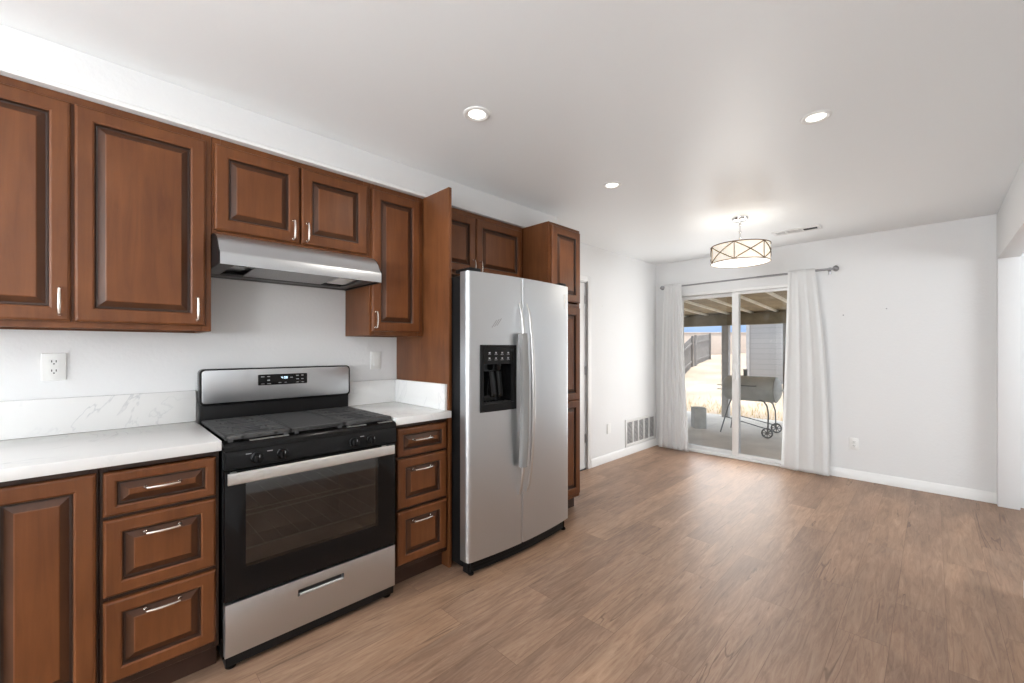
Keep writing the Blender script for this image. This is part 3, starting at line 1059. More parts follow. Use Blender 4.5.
cl = MB()
seg_digit(cl, '4', 0.722, 1.131, 0.007, 0.012, 0.0923)
cl.box(0.0923, 0.0929, 0.7325, 0.7340, 1.134, 1.1355)
cl.box(0.0923, 0.0929, 0.7325, 0.7340, 1.138, 1.1395)
seg_digit(cl, '0', 0.7365, 1.131, 0.007, 0.012, 0.0923)
seg_digit(cl, '8', 0.7465, 1.131, 0.007, 0.012, 0.0923)
part('clock_digits', cl, M['digit'], dsp, smooth=False)

# ------------------------------------------------------------------ range hood
HY0, HY1 = 0.3685, 1.1155
hd = thing('range_hood', 'stainless under-cabinet range hood above the stove', 'range hood', (0.2, 0.74, 1.66))
prof = [(0.004, 1.8125), (0.362, 1.8125), (0.395, 1.802), (0.425, 1.784), (0.450, 1.758), (0.470, 1.725), (0.482, 1.716), (0.487, 1.706), (0.487, 1.660), (0.478, 1.660), (0.476, 1.690), (0.30, 1.695), (0.004, 1.697)]
part('canopy', MB().prism(prof, 'y', HY0 + 0.004, HY1 - 0.004), M['steel'], hd, smooth=30)
endp = [(0.004, 1.8125), (0.362, 1.8125), (0.395, 1.802), (0.425, 1.784), (0.450, 1.758), (0.470, 1.725), (0.482, 1.716), (0.487, 1.706), (0.487, 1.660), (0.004, 1.660)]
for a, b in ((HY0, HY0 + 0.004), (HY1 - 0.004, HY1)):
    part('end_panel', MB().prism(endp, 'y', a, b), M['black_satin'], hd)
up = MB()
up.box(0.006, 0.030, HY0 + 0.005, HY1 - 0.005, 1.662, 1.696, 0.002)
up.box(0.030, 0.10, HY0 + 0.005, HY1 - 0.005, 1.668, 1.675, 0.002)
up.box(0.10, 0.47, HY0 + 0.005, HY0 + 0.07, 1.668, 1.675, 0.002)
up.box(0.10, 0.47, HY1 - 0.07, HY1 - 0.005, 1.668, 1.675, 0.002)
up.box(0.42, 0.472, HY0 + 0.07, HY1 - 0.07, 1.668, 1.675, 0.002)
part('underside_pan', up, M['dkgrey'], hd)
part('grease_filter', MB().prism([(0.10, 1.672), (0.42, 1.686), (0.42, 1.692), (0.10, 1.678)], 'y', 0.54, 0.93), M['filter'], hd)
part('lamp_lens', MB().prism([(0.16, 1.674), (0.36, 1.682), (0.36, 1.69), (0.16, 1.682)], 'y', 0.945, 1.035), M['plastic'], hd)
part('switch', MB().box(0.440, 0.456, 0.45, 0.475, 1.662, 1.669, 0.001), M['black'], hd)
part('switch', MB().box(0.440, 0.456, 0.485, 0.51, 1.662, 1.669, 0.001), M['black'], hd)

# ------------------------------------------------------------------ refrigerator
FY0, FY1, FYS = 1.4775, 2.4045, 1.8860
FZ0, FZ1 = 0.086, 1.736
FXE, FBOW = 0.785, 0.035
fc, fw = (FY0 + FY1) / 2, (FY1 - FY0) / 2


def fx(y):
    return FXE + FBOW * (1 - ((y - fc) / fw) ** 2)


def door_poly(y0, y1, rl, rr):
    pts = [(0.716, y0), (0.716, y1)]
    # outer (front) curve from y1 back to y0, rounded at the ends
    def corner(y, r, s):
        out = []
        for k in range(7):
            a = PI / 2 * k / 6
            yy = y - s * r * (1 - math.sin(a)) if False else y + s * r * (1 - math.cos(PI / 2 - a))
            out.append((a, yy))
        return out
    n = 24
    seg = []
    for k in range(7):                       # corner at y1
        a = PI / 2 * k / 6
        yy = y1 - rr * (1 - math.cos(a))
        xx = fx(y1 - rr) - rr * (1 - math.sin(a))
        seg.append((xx, yy))
    for k in range(1, n):
        yy = (y1 - rr) + (y0 + rl - (y1 - rr)) * k / n
        seg.append((fx(yy), yy))
    for k in range(7):
        a = PI / 2 * (1 - k / 6)
        yy = y0 + rl * (1 - math.cos(a))
        xx = fx(y0 + rl) - rl * (1 - math.sin(a))
        seg.append((xx, yy))
    return pts + seg


fr = thing('refrigerator', 'side-by-side stainless refrigerator with black ice and water dispenser', 'refrigerator', (0.4, fc, 0))
cs = MB().box(0.06, 0.702, 1.505, 2.393, 0.03, 1.722, 0.006)
part('case', cs, M['black_satin'], fr)
part('door_gasket', MB().box(0.7025, 0.7155, 1.492, 2.39, 0.09, 1.722), M['black_satin'], fr)


def solid_mesh(mb):
    me = bpy.data.meshes.new('temp')
    mb.bm.to_mesh(me)
    mb.bm.free()
    o = bpy.data.objects.new('temp', me)
    COL.objects.link(o)
    return o


DPY0, DPY1, DPZ0, DPZ1 = 1.558, 1.828, 0.928, 1.318
tmp = solid_mesh(MB().prism(door_poly(FY0, FYS - 0.003, 0.030, 0.008), 'z', FZ0, FZ1))
cut = solid_mesh(MB().box(0.745, 0.9, DPY0 + 0.006, DPY1 - 0.006, DPZ0 + 0.006, DPZ1 - 0.006))
md = tmp.modifiers.new('hole', 'BOOLEAN')
md.object = cut
md.operation = 'DIFFERENCE'
md.solver = 'EXACT'
dg = bpy.context.evaluated_depsgraph_get()
me = bpy.data.meshes.new_from_object(tmp.evaluated_get(dg))
bmd = MB()
bmd.bm.from_mesh(me)
bpy.data.objects.remove(tmp)
bpy.data.objects.remove(cut)
fdl = part('freezer_door', bmd, M['steel'], fr, smooth=30)
fdr = part('fresh_food_door', MB().prism(door_poly(FYS + 0.003, FY1, 0.008, 0.030), 'z', FZ0, FZ1), M['steel'], fr, smooth=30)


def curved_box(mb, y0, y1, z0, z1, o0, o1, n=6):
    A = []
    for k in range(n + 1):
        y = y0 + (y1 - y0) * k / n
        A.append([mb.bm.verts.new((fx(y) + o, y, z)) for (o, z) in ((o0, z0), (o1, z0), (o1, z1), (o0, z1))])
    fs = [mb.face(A[0]), mb.face(A[-1][::-1])]
    for a, b in zip(A[:-1], A[1:]):
        for k in range(4):
            fs.append(mb.face([a[k], b[k], b[(k + 1) % 4], a[(k + 1) % 4]]))
    bmesh.ops.recalc_face_normals(mb.bm, faces=[f for f in fs if f])
    return mb


bz = MB()
bw = 0.022
curved_box(bz, DPY0, DPY0 + bw, DPZ0, DPZ1, -0.02, 0.006)
curved_box(bz, DPY1 - bw, DPY1, DPZ0, DPZ1, -0.02, 0.006)
curved_box(bz, DPY0 + bw, DPY1 - bw, DPZ0, DPZ0 + 0.045, -0.03, 0.006)
curved_box(bz, DPY0 + bw, DPY1 - bw, DPZ1 - 0.018, DPZ1, -0.02, 0.006)
dpo = part('dispenser', bz, M['black_satin'], fdl)
cpn = MB()
curved_box(cpn, DPY0 + bw, DPY1 - bw, 1.205, DPZ1 - 0.018, -0.035, 0.001)
part('dispenser_controls', cpn, M['black'], fdl)
for i in range(4):
    for j in range(2):
        y = DPY0 + 0.066 + i * 0.047
        z = 1.272 - j * 0.032
        kp = curved_box(MB(), y - 0.006, y + 0.006, z - 0.004, z + 0.004, 0.0005, 0.0015, 1)
        curved_box(kp, y - 0.011, y + 0.011, z - 0.011, z - 0.009, 0.0005, 0.0015, 1)
        part('key_print', kp, M['mark'], fdl, smooth=False)
cvt = MB()
cvt.box(0.7465, 0.750, DPY0 + 0.008, DPY1 - 0.008, DPZ0 + 0.01, 1.21)
cvt.box(0.750, 0.79, DPY0 + 0.008, DPY0 + 0.018, DPZ0 + 0.01, 1.21)
cvt.box(0.750, 0.79, DPY1 - 0.018, DPY1 - 0.008, DPZ0 + 0.01, 1.21)
part('dispenser_cavity', cvt, M['black'], fdl)
sp = MB()
ym = (DPY0 + DPY1) / 2 - 0.005
sp.lathe([(0.022, 0.0), (0.018, -0.03), (0.011, -0.04)], (0.785, ym + 0.02, 1.205), 16)
sp.prism([(0.765, 1.16), (0.778, 1.16), (0.800, 1.03), (0.795, 1.01), (0.785, 1.01)], 'y', ym - 0.045, ym - 0.005, 0.003)
sp.prism([(0.765, 1.16), (0.778, 1.16), (0.800, 1.03), (0.795, 1.01), (0.785, 1.01)], 'y', ym + 0.012, ym + 0.052, 0.003)
part('dispenser_paddle', sp, M['black'], fdl)
tr = MB()
for k in range(9):
    y = DPY0 + 0.035 + k * 0.025
    tr.box(0.752, 0.808, y - 0.004, y + 0.004, DPZ0 + 0.046, DPZ0 + 0.051)
part('drip_grille', tr, M['dkgrey'], fdl)


def fridge_handle(yc, parent, film):
    z0, z1 = 0.395, 1.578
    h = MB()
    pts, rr = [], []
    for k in range(25):
        u = k / 24
        z = z0 + (z1 - z0) * u
        out = 0.004 + 0.056 * math.sin(PI * u) ** 0.52
        pts.append((fx(yc) + out, yc, z))
        rr.append(0.005 + 0.0105 * math.sin(PI * u) ** 0.7)
    h.tube(pts, rr, 12)
    o = part('handle', h, M['steel_v'], parent)
    if film:
        s = MB()
        pp = []
        for k in range(13):
            z = 0.575 + (1.390 - 0.575) * k / 12
            u = (z - z0) / (z1 - z0)
            pp.append((fx(yc) + 0.004 + 0.056 * math.sin(PI * u) ** 0.52, yc, z))
        ring = []
        for (px_, py_, pz_) in pp:
            ring.append([s.bm.verts.new((px_ + ox, py_ + oy, pz_)) for ox, oy in ((-0.018, -0.026), (0.010, -0.028), (0.021, -0.012), (0.021, 0.010), (0.008, 0.022), (-0.018, 0.020))])
        for a_, b_ in zip(ring[:-1], ring[1:]):
            for q in range(6):
                s.face([a_[q], a_[(q + 1) % 6], b_[(q + 1) % 6], b_[q]])
        s.face(ring[0][::-1])
        s.face(ring[-1])
        bmesh.ops.recalc_face_normals(s.bm, faces=s.bm.faces[:])
        part('protective_film', s, M['film'], o, label='dull grey plastic film wrapped round the middle of the handle')
    return o


fridge_handle(1.853, fdl, True)
fridge_handle(1.921, fdr, False)
bd = MB()
curved_box(bd, 2.334, 2.347, 1.585, 1.675, -0.001, 0.002, 1)
part('badge', bd, M['plastic'], fdr, label='small slim pale badge')
# tape residue: three short slanted marks on the freezer door
tp = MB()
for k in range(3):
    y = 1.640 + k * 0.018
    zb = 1.420 + k * 0.006
    vs = [tp.bm.verts.new((fx(yy) + o, yy, zz)) for o in (0.0002, 0.0006) for (yy, zz) in ((y, zb), (y + 0.006, zb), (y + 0.040, zb + 0.045), (y + 0.034, zb + 0.045))]
    for q in ((4, 5, 6, 7), (0, 3, 2, 1), (0, 1, 5, 4), (1, 2, 6, 5), (2, 3, 7, 6), (3, 0, 4, 7)):
        tp.face([vs[i] for i in q])
part('tape_residue', tp, M['mark'], fdl, smooth=False, label='three faint slanted grey tape marks')
for (y0, y1) in ((1.50, 1.585), (2.32, 2.385)):
    part('hinge_cover', MB().box(0.64, 0.775, y0, y1, 1.7385, 1.760, 0.005), M['black_satin'], fr)
gl = MB()
curved_box(gl, 1.500, 2.382, 0.012, 0.080, -0.075, -0.032, 14)
for k in range(3):
    curved_box(gl, 1.53, 2.35, 0.022 + k * 0.018, 0.030 + k * 0.018, -0.0325, -0.029, 14)
part('base_grille', gl, M['black_satin'], fr)
for y in (1.545, 2.36):
    for x in (0.12, 0.70):
        part('roller', MB().lathe([(0.010, -0.016), (0.021, -0.014), (0.021, 0.014), (0.010, 0.016)], (x + 0.02, y, 0.021), 18, 'y'), M['black'], fr)
for y in (1.525, 2.375):
    part('leveling_foot', MB().lathe([(0.016, 0.0), (0.018, 0.004), (0.016, 0.012), (0.008, 0.014), (0.008, 0.075)], (0.755, y, 0.0), 14), M['black'], fr)


# ------------------------------------------------------------------ outlets, vents, nails
def plate(mb, c, n, w=0.072, h=0.116):
    """plate on wall x=0 (n='x') or on y=L facing -y (n='y')."""
    if n == 'x':
        mb.prism(rrect(c[1] - w / 2, c[1] + w / 2, c[2] - h / 2, c[2] + h / 2, 0.004, 3), 'x', c[0], c[0] + 0.007, 0.002)
    else:
        mb.box(c[0] - w / 2, c[0] + w / 2, c[1] - 0.007, c[1], c[2] - h / 2, c[2] + h / 2, 0.002)
    return mb


def outlet(label, c, n):
    o = thing('wall_outlet', label, 'outlet', c, 'white duplex wall outlets')
    part('cover_plate', plate(MB(), c, n), M['plastic'], o)
    for dz in (0.0195, -0.0195):
        s = MB()
        dd = []
        z = c[2] + dz
        if n == 'x':
            s.prism(rrect(c[1] - 0.0165, c[1] + 0.0165, z - 0.014, z + 0.014, 0.006, 4), 'x', c[0] + 0.006, c[0] + 0.0085)
            for yy in (-0.0065, 0.0065):
                dd.append(MB().box(c[0] + 0.0082, c[0] + 0.0089, c[1] + yy - 0.0015, c[1] + yy + 0.0015, z, z + 0.009))
            dd.append(MB().lathe([(0.0028, 0.0082), (0.0028, 0.0089)], (c[0], c[1], z - 0.0065), 10, 'x'))
        else:
            s.box(c[0] - 0.0165, c[0] + 0.0165, c[1] - 0.0085, c[1] - 0.006, z - 0.014, z + 0.014, 0.001)
            for xx in (-0.0065, 0.0065):
                dd.append(MB().box(c[0] + xx - 0.0015, c[0] + xx + 0.0015, c[1] - 0.0089, c[1] - 0.0082, z, z + 0.009))
            dd.append(MB().lathe([(0.0028, -0.0089), (0.0028, -0.0082)], (c[0], c[1], z - 0.0065), 10, 'y'))
        so_ = part('socket', s, M['plastic'], o)
        for d in dd:
            part('slot', d, M['slot'], so_, smooth=False)
    return o


outlet('white duplex outlet above the left countertop', (0.0, -0.128, 1.219), 'x')
outlet('white outlet low on the back wall right of the curtain', (2.074, L, 0.349), 'y')
o = thing('wall_switch', 'white rocker switch plate above the small right countertop', 'switch', (0.0, 1.322, 1.217))
part('cover_plate', plate(MB(), (0.0, 1.322, 1.217), 'x'), M['plastic'], o)
rk = MB().prism([(0.006, 1.184), (0.012, 1.184), (0.009, 1.217), (0.0115, 1.250), (0.006, 1.250)], 'y', 1.306, 1.338)
part('rocker', rk, M['plastic'], o)
o = thing('wall_plate', 'white blank cover plate low on the wall left of the floor-level grille', 'cover plate', (0.0, 4.17, 0.378))
part('cover_plate', plate(MB(), (0.0, 4.17, 0.378), 'x'), M['plastic'], o)
for dz in (-0.042, 0.042):
    part('screw', MB().lathe([(0.003, 0.0068), (0.003, 0.008)], (0.0, 4.17, 0.378 + dz), 10, 'x'), M['vent'], o)

for (x, z, lab) in ((1.990, 1.633, 'tiny dark nail in the back wall close to the right curtain'), (2.314, 1.676, 'tiny dark nail in the back wall farther right of the curtain')):
    single('wall_nail', MB().lathe([(0.0055, -0.010), (0.0055, -0.007), (0.002, -0.006), (0.002, 0.0)], (x, L, z), 10, 'y'), M['rod'], lab, 'nail', (x, L, z), 'nails left in the back wall')
for (y, z, lab) in ((4.04, 1.775, 'pale filled nail spot on the left wall nearer the side door'), (4.98, 1.70, 'pale filled nail spot on the left wall nearer the corner')):
    single('wall_anchor', MB().lathe([(0.010, 0.0), (0.010, 0.0015), (0.005, 0.003)], (0.0, y, z), 12, 'x'), M['vent'], lab, 'wall anchor', (0.0, y, z), 'filled spots on the left wall')

# return-air grille low on the left wall
gv = thing('return_air_vent', 'white slatted return-air grille low on the left wall by the corner', 'vent', (0.0, 4.92, 0.125))
vy0, vy1, vz0, vz1 = 4.534, 5.300, 0.100, 0.432
f = MB()
f.box(0.0, 0.012, vy0, vy0 + 0.035, vz0, vz1, 0.003)
f.box(0.0, 0.012, vy1 - 0.035, vy1, vz0, vz1, 0.003)
f.box(0.0, 0.012, vy0 + 0.035, vy1 - 0.035, vz0, vz0 + 0.035, 0.003)
f.box(0.0, 0.012, vy0 + 0.035, vy1 - 0.035, vz1 - 0.035, vz1, 0.003)
ny = 5
for k in range(1, ny):
    y = vy0 + 0.035 + (vy1 - vy0 - 0.07) * k / ny
    f.box(0.001, 0.013, y - 0.012, y + 0.012, vz0 + 0.035, vz1 - 0.035, 0.002)
part('frame', f, M['vent'], gv)
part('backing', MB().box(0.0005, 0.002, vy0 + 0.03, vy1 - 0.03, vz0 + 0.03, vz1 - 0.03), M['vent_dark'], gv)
s = MB()
for k in range(17):
    z = vz0 + 0.043 + k * 0.0155
    s.prism([(0.002, z), (0.0035, z - 0.001), (0.0105, z + 0.006), (0.009, z + 0.007)], 'y', vy0 + 0.035, vy1 - 0.035)
part('louvers', s, M['vent'], gv)

# ceiling supply vent
cv_ = thing('ceiling_vent', 'small white louvered register in the ceiling beside the drum lamp', 'vent', (1.71, 4.70, H))
a = math.radians(18)
ca, sa = math.cos(a), math.sin(a)


def cvp(mb, u0, u1, v0, v1, z0, z1):
    n0 = len(mb.bm.verts)
    mb.box(u0, u1, v0, v1, z0, z1)
    mb.bm.verts.ensure_lookup_table()
    for v in list(mb.bm.verts)[n0:]:
        x, y = v.co.x, v.co.y
        v.co.x, v.co.y = 1.71 + x, 4.715 + y
    return mb


f = MB()
for q in ((-0.19, 0.19, -0.075, -0.05), (-0.19, 0.19, 0.05, 0.075), (-0.19, -0.165, -0.05, 0.05), (0.165, 0.19, -0.05, 0.05), (-0.085, -0.075, -0.05, 0.05), (0.045, 0.055, -0.05, 0.05)):
    cvp(f, *q, H - 0.008, H)
part('frame', f, M['vent'], cv_)
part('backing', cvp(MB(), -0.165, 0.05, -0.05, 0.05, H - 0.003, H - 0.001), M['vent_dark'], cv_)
part('open_duct', cvp(MB(), 0.056, 0.164, -0.05, 0.05, H - 0.003, H - 0.001), M['vent_hole'], cv_)
s = MB()
for k in range(6):
    y = -0.042 + k * 0.0168
    cvp(s, -0.165, 0.045, y - 0.0025, y + 0.0025, H - 0.0045, H - 0.003)
    if k in (0, 5):
        cvp(s, 0.055, 0.165, y - 0.003, y + 0.003, H - 0.008, H - 0.005)
part('louvers', s, M['vent'], cv_)

# ------------------------------------------------------------------ recessed ceiling lights


def can_light(loc, label):
    r = thing('recessed_light', label, 'ceiling light', (loc[0], loc[1], H), 'recessed ceiling lights')
    c = (loc[0], loc[1], H)
    part('trim_ring', MB().lathe([(0.064, 0.0), (0.064, -0.003), (0.058, -0.007), (0.050, -0.007), (0.041, -0.002), (0.041, 0.0)], c, 40, caps=False), M['plastic'], r)
    part('lens', MB().lathe([(0.041, -0.0012), (0.030, -0.0032), (0.012, -0.0040)], c, 32), M['lens'], r)
    l = add_light('downlight', 'SPOT', (0, 0, -0.02), 14, (1.0, 0.93, 0.84), size=0.04, parent=r, spot_size=math.radians(150), spot_blend=0.6)
    return r


c0 = can_light((1.086, 1.292), 'round recessed ceiling light nearest the range hood')
c1 = dup(c0, (2.225, 2.476, H), 'round recessed ceiling light on the right, away from the cabinets', 'recessed ceiling lights')
c2 = dup(c0, (1.071, 2.512, H), 'round recessed ceiling light above the floor beside the pantry cabinet', 'recessed ceiling lights')

# ------------------------------------------------------------------ drum lamp
LX, LY = 1.455, 3.928
pl = thing('drum_lamp', 'lit drum ceiling lamp with crossed bronze strips over a pale shade', 'lamp', (LX, LY, 2.03))
part('canopy', MB().lathe([(0.066, 0.0), (0.066, -0.012), (0.058, -0.022), (0.012, -0.026)], (LX, LY, H), 32), M['chrome'], pl)
stem = MB().tube([(LX, LY, H - 0.022), (LX, LY, 2.05)], 0.006, 12)
for z in (2.36, 2.30, 2.25):
    stem.lathe([(0.006, -0.014), (0.0105, -0.008), (0.0105, 0.008), (0.006, 0.014)], (LX, LY, z), 14)
part('stem', stem, M['chrome'], pl)
R0 = 0.224
sh = MB().lathe([(R0, 2.034 - 2.03), (R0, 2.178 - 2.03), (R0 - 0.003, 2.178 - 2.03), (R0 - 0.003, 2.034 - 2.03), (R0, 2.034 - 2.03)], (LX, LY, 2.03), 72, caps=False)
part('shade', sh, M['shade'], pl)
part('diffuser', MB().lathe([(R0 - 0.004, 0.004), (R0 - 0.004, 0.010), (0.002, 0.006)], (LX, LY, 2.03), 64), M['diffuser'], pl)
fn = MB().lathe([(0.002, -0.022), (0.010, -0.016), (0.006, -0.009), (0.016, -0.003), (0.016, 0.004)], (LX, LY, 2.03), 20)
part('finial', fn, M['chrome'], pl)
rings = MB()
for z in (2.034, 2.178):
    rings.tube([(LX + (R0 + 0.003) * math.cos(2 * PI * k / 72), LY + (R0 + 0.003) * math.sin(2 * PI * k / 72), z) for k in range(72)], 0.0042, 6, closed=True)
# spider arms joining the stem and the top ring
for k in range(3):
    an = 2 * PI * k / 3 + 0.4
    rings.tube([(LX, LY, 2.172), (LX + R0 * math.cos(an), LY + R0 * math.sin(an), 2.176)], 0.003, 6)
part('rim', rings, M['bronze'], pl)
a0 = math.radians(-45 - 30 - 9)
for k in range(6):
    b0 = a0 + k * PI / 3
    b1 = b0 + PI / 3

    def arc(za, zb):
        return [(LX + (R0 + 0.003) * math.cos(b0 + (b1 - b0) * q / 10), LY + (R0 + 0.003) * math.sin(b0 + (b1 - b0) * q / 10), za + (zb - za) * q / 10) for q in range(11)]
    x = MB()
    x.tube(arc(2.036, 2.176), 0.004, 6)
    x.tube(arc(2.176, 2.036), 0.004, 6)
    x.tube([(LX + (R0 + 0.003) * math.cos(b0), LY + (R0 + 0.003) * math.sin(b0), z) for z in (2.036, 2.176)], 0.003, 6)
    part('lattice_strip', x, M['bronze'], pl)
add_light('lamp_glow', 'POINT', (0, 0, -0.06), 5, (1.0, 0.93, 0.83), size=0.15, parent=pl)
add_light('lamp_upglow', 'POINT', (0, 0, 0.12), 0.35, (1.0, 0.95, 0.88), size=0.08, parent=pl)

# ------------------------------------------------------------------ curtains and rod
RY, RZ = 5.243, 2.092
rod = thing('curtain_rod', 'slim grey curtain rod with ball ends above the patio door', 'curtain rod', (1.04, L, RZ))
part('rod', MB().tube([(0.150, RY, RZ - 0.004), (0.60, RY, RZ - 0.002), (1.20, RY, RZ + 0.002), (1.23, RY, RZ + 0.002), (1.24, RY, RZ + 0.002), (1.92, RY, RZ + 0.006)],
                      [0.009, 0.009, 0.009, 0.009, 0.0115, 0.0115], 12), M['rod'], rod)
for x, z in ((0.135, RZ - 0.004), (1.938, RZ + 0.006)):
    fin = MB().lathe([(0.010, -0.03), (0.012, -0.022), (0.020, -0.018), (0.029, -0.006), (0.031, 0.004), (0.026, 0.016), (0.014, 0.026), (0.002, 0.029)], (x, RY, z), 18, 'x')
    part('finial', fin, M['rod'], rod)
for x in (0.160, 1.88):
    br_ = MB().box(x - 0.008, x + 0.008, RY, L, RZ - 0.006, RZ + 0.004, 0.002)
    br_.box(x - 0.012, x + 0.012, L - 0.006, L, RZ - 0.035, RZ + 0.035, 0.002)
    br_.tube([(x + 0.007 * 0, RY + 0.014 * math.cos(q), RZ + 0.014 * math.sin(q)) for q in [PI * 0.0 + PI * j / 8 - PI for j in range(9)]], 0.003, 6)
    part('bracket', br_, M['rod'], rod)


def curtain(label, top, bot, folds, zb, seed, flare, gain=1.0):
    rnd = random.Random(seed)
    ph = [rnd.uniform(0, 6.28) for _ in range(4)]
    mb = MB()

    def fn(u, v):
        # v 0 bottom .. 1 top
        z = zb + (RZ + 0.030 - zb) * v
        k = (1 - v)
        wgt = flare(k)
        xl = top[0] + (bot[0] - top[0]) * wgt[0]
        xr = top[1] + (bot[1] - top[1]) * wgt[1]
        uu = u + 0.02 * math.sin(2 * PI * u * 2 + ph[0]) * k
        amp = (0.008 + 0.020 * min(1, k * 4)) * gain
        yy = RY - 0.016 - 0.010 * min(1, k * 8)
        w1 = math.sin(2 * PI * folds * uu + ph[1] + 0.5 * math.sin(3 * k + ph[2]))
        w2 = math.sin(2 * PI * folds * 2.1 * uu + ph[3])
        y = yy + amp * (w1 * 0.75 + 0.25 * w2)
        if v > 0.965:
            y = min(y, RY - 0.014)
        y = min(y, L - 0.02)
        return (xl + (xr - xl) * u + 0.006 * k * math.cos(2 * PI * folds * uu + ph[1]), y, z)
    mb.grid(fn, 110, 60)
    o = single('curtain', mb, M['curtain'], label, 'curtain', ((top[0] + top[1]) / 2, RY, zb), 'white curtains at the patio door', smooth=180)
    md = o.modifiers.new('cloth_thickness', 'SOLIDIFY')
    md.thickness = 0.0015
    return o


curtain('sheer white curtain gathered beside the corner, left of the patio door', (0.175, 0.392), (0.105, 0.490), 6, 0.015, 3, lambda k: (k ** 0.8, k ** 1.1), 0.42)
curtain('sheer white curtain spreading towards the floor, right of the patio door', (1.535, 1.770), (1.468, 1.895), 3.3, 0.015, 8, lambda k: (k ** 1.2, 1 - (1 - k) ** 2.2), 0.28)

# ------------------------------------------------------------------ outside
PS = -0.10
struct('patio_slab', MB().box(-6.0, 7.0, L + 0.14, 9.37, PS - 0.12, PS, 0.01), M['concrete'], 'smooth grey concrete patio slab outside the glass door', 'patio')


def gz(x, y):
    return -0.13 + 0.052 * max(0.0, y - 9.37) + 0.03 * math.sin(x * 1.3 + y * 0.7) * min(1, max(0, (y - 9.4) / 2)) + 0.015 * math.sin(x * 3.1 - y * 2.3) * min(1, max(0, (y - 9.4) / 2))


gd = MB().grid(lambda u, v: (-45 + 70 * u, 9.37 + 45 * v, gz(-45 + 70 * u, 9.37 + 45 * v)), 120, 90)
struct('ground', gd, M['dirt'], 'bare sunlit dirt yard beyond the patio slab', 'ground', smooth=180)
ext = MB().box(-6.0, -0.14, L + 0.02, L + 0.14, -0.2, 2.6)
struct('wall_exterior', ext, M['stucco'], 'outer house wall beside the patio', 'wall')

wd = MB()
rw = random.Random(4)
for k in range(900):
    x, y = rw.uniform(-3.5, 2.5), 9.45 + abs(rw.gauss(0, 0.9))
    z = gz(x, y)
    h_ = rw.uniform(0.05, 0.16)
    dx, dy = rw.uniform(-0.05, 0.05), rw.uniform(-0.05, 0.05)
    aa = rw.uniform(0, PI)
    ex, ey = 0.006 * math.cos(aa), 0.006 * math.sin(aa)
    b_ = [wd.bm.verts.new(p) for p in ((x - ex, y - ey, z - 0.02), (x + ex, y + ey, z - 0.02), (x + dx, y + dy, z + h_), (x - ey, y + ex, z - 0.02))]
    for q in ((0, 1, 2), (1, 3, 2), (3, 0, 2)):
        wd.face([b_[i] for i in q])
single('dry_weeds', wd, M['weeds'], 'dry straw-coloured weeds along the outer edge of the patio slab', 'weeds', (0, 9.8, 0), kind='stuff', smooth=False)

pc = thing('patio_cover', 'brown patio cover with pale rafters on posts outside the glass door', 'patio cover', (0, 7.3, PS))


def rzb(y):
    return 1.992 + 0.043 * (9.0 - y)


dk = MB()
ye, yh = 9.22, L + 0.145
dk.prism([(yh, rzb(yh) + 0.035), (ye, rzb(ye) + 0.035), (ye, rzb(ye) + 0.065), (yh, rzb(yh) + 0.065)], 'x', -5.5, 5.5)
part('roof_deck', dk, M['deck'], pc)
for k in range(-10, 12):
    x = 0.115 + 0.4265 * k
    rb = MB().prism([(yh, rzb(yh)), (ye - 0.02, rzb(ye)), (ye - 0.02, rzb(ye) + 0.034), (yh, rzb(yh) + 0.034)], 'x', x - 0.019, x + 0.019)  # thin strips: only the lit undersides are shaped
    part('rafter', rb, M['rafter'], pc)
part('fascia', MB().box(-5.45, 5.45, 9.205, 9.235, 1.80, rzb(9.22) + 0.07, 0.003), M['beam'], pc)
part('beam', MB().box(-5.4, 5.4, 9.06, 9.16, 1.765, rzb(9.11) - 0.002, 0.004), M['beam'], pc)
part('post', MB().box(-0.415, -0.285, 9.045, 9.175, PS, 1.764, 0.006), M['post'], pc, label='grey painted post')
part('post', MB().box(0.66, 0.79, 9.045, 9.175, PS, 1.764, 0.006), M['brownpost'], pc, label='dark brown post')  # upright that draws the dark brown strip beside the right curtain
part('post', MB().box(-4.4, -4.27, 9.045, 9.175, PS, 1.764, 0.006), M['post'], pc)
part('post', MB().box(4.3, 4.43, 9.045, 9.175, PS, 1.764, 0.006), M['post'], pc)

# concrete block on the slab
cb = MB()
cb.box(-0.10, 0.10, -0.10, 0.10, 0, 0.36, 0.006)
single('concrete_block', cb, M['cinder'], 'pale concrete block standing on the patio slab left of the grill', 'block', (-0.29, 7.54, PS), rz=math.radians(40), local=True)

# barrel grill
gr = thing('barrel_grill', 'grey barrel charcoal grill on bent legs with two wheels, outside on the patio', 'grill', (0.505, 7.68, PS), local=True, rz=math.radians(1))
bz_ = 0.735
bl, brd = 0.33, 0.205
prof_ = [(0.002, -bl - 0.11)] + [(brd * math.sin(PI / 2 * k / 6), -bl - 0.11 * math.cos(PI / 2 * k / 6)) for k in range(1, 7)]
prof_ += [(brd * math.cos(PI / 2 * k / 6), bl + 0.11 * math.sin(PI / 2 * k / 6)) for k in range(0, 6)] + [(0.002, bl + 0.11)]
whole = MB().lathe(prof_, (0, 0, bz_), 40, 'x')
lower = MB()
lower.bm.from_mesh(mesh_of('t', whole, M['grill'], Vector((0, 0, 0)), False))
upper = MB()
tmpm = bpy.data.meshes.new('t2')
lower.bm.to_mesh(tmpm)
upper.bm.from_mesh(tmpm)
bmesh.ops.bisect_plane(lower.bm, geom=lower.bm.verts[:] + lower.bm.edges[:] + lower.bm.faces[:], plane_co=(0, 0, bz_), plane_no=(0, 0, 1), clear_outer=True)
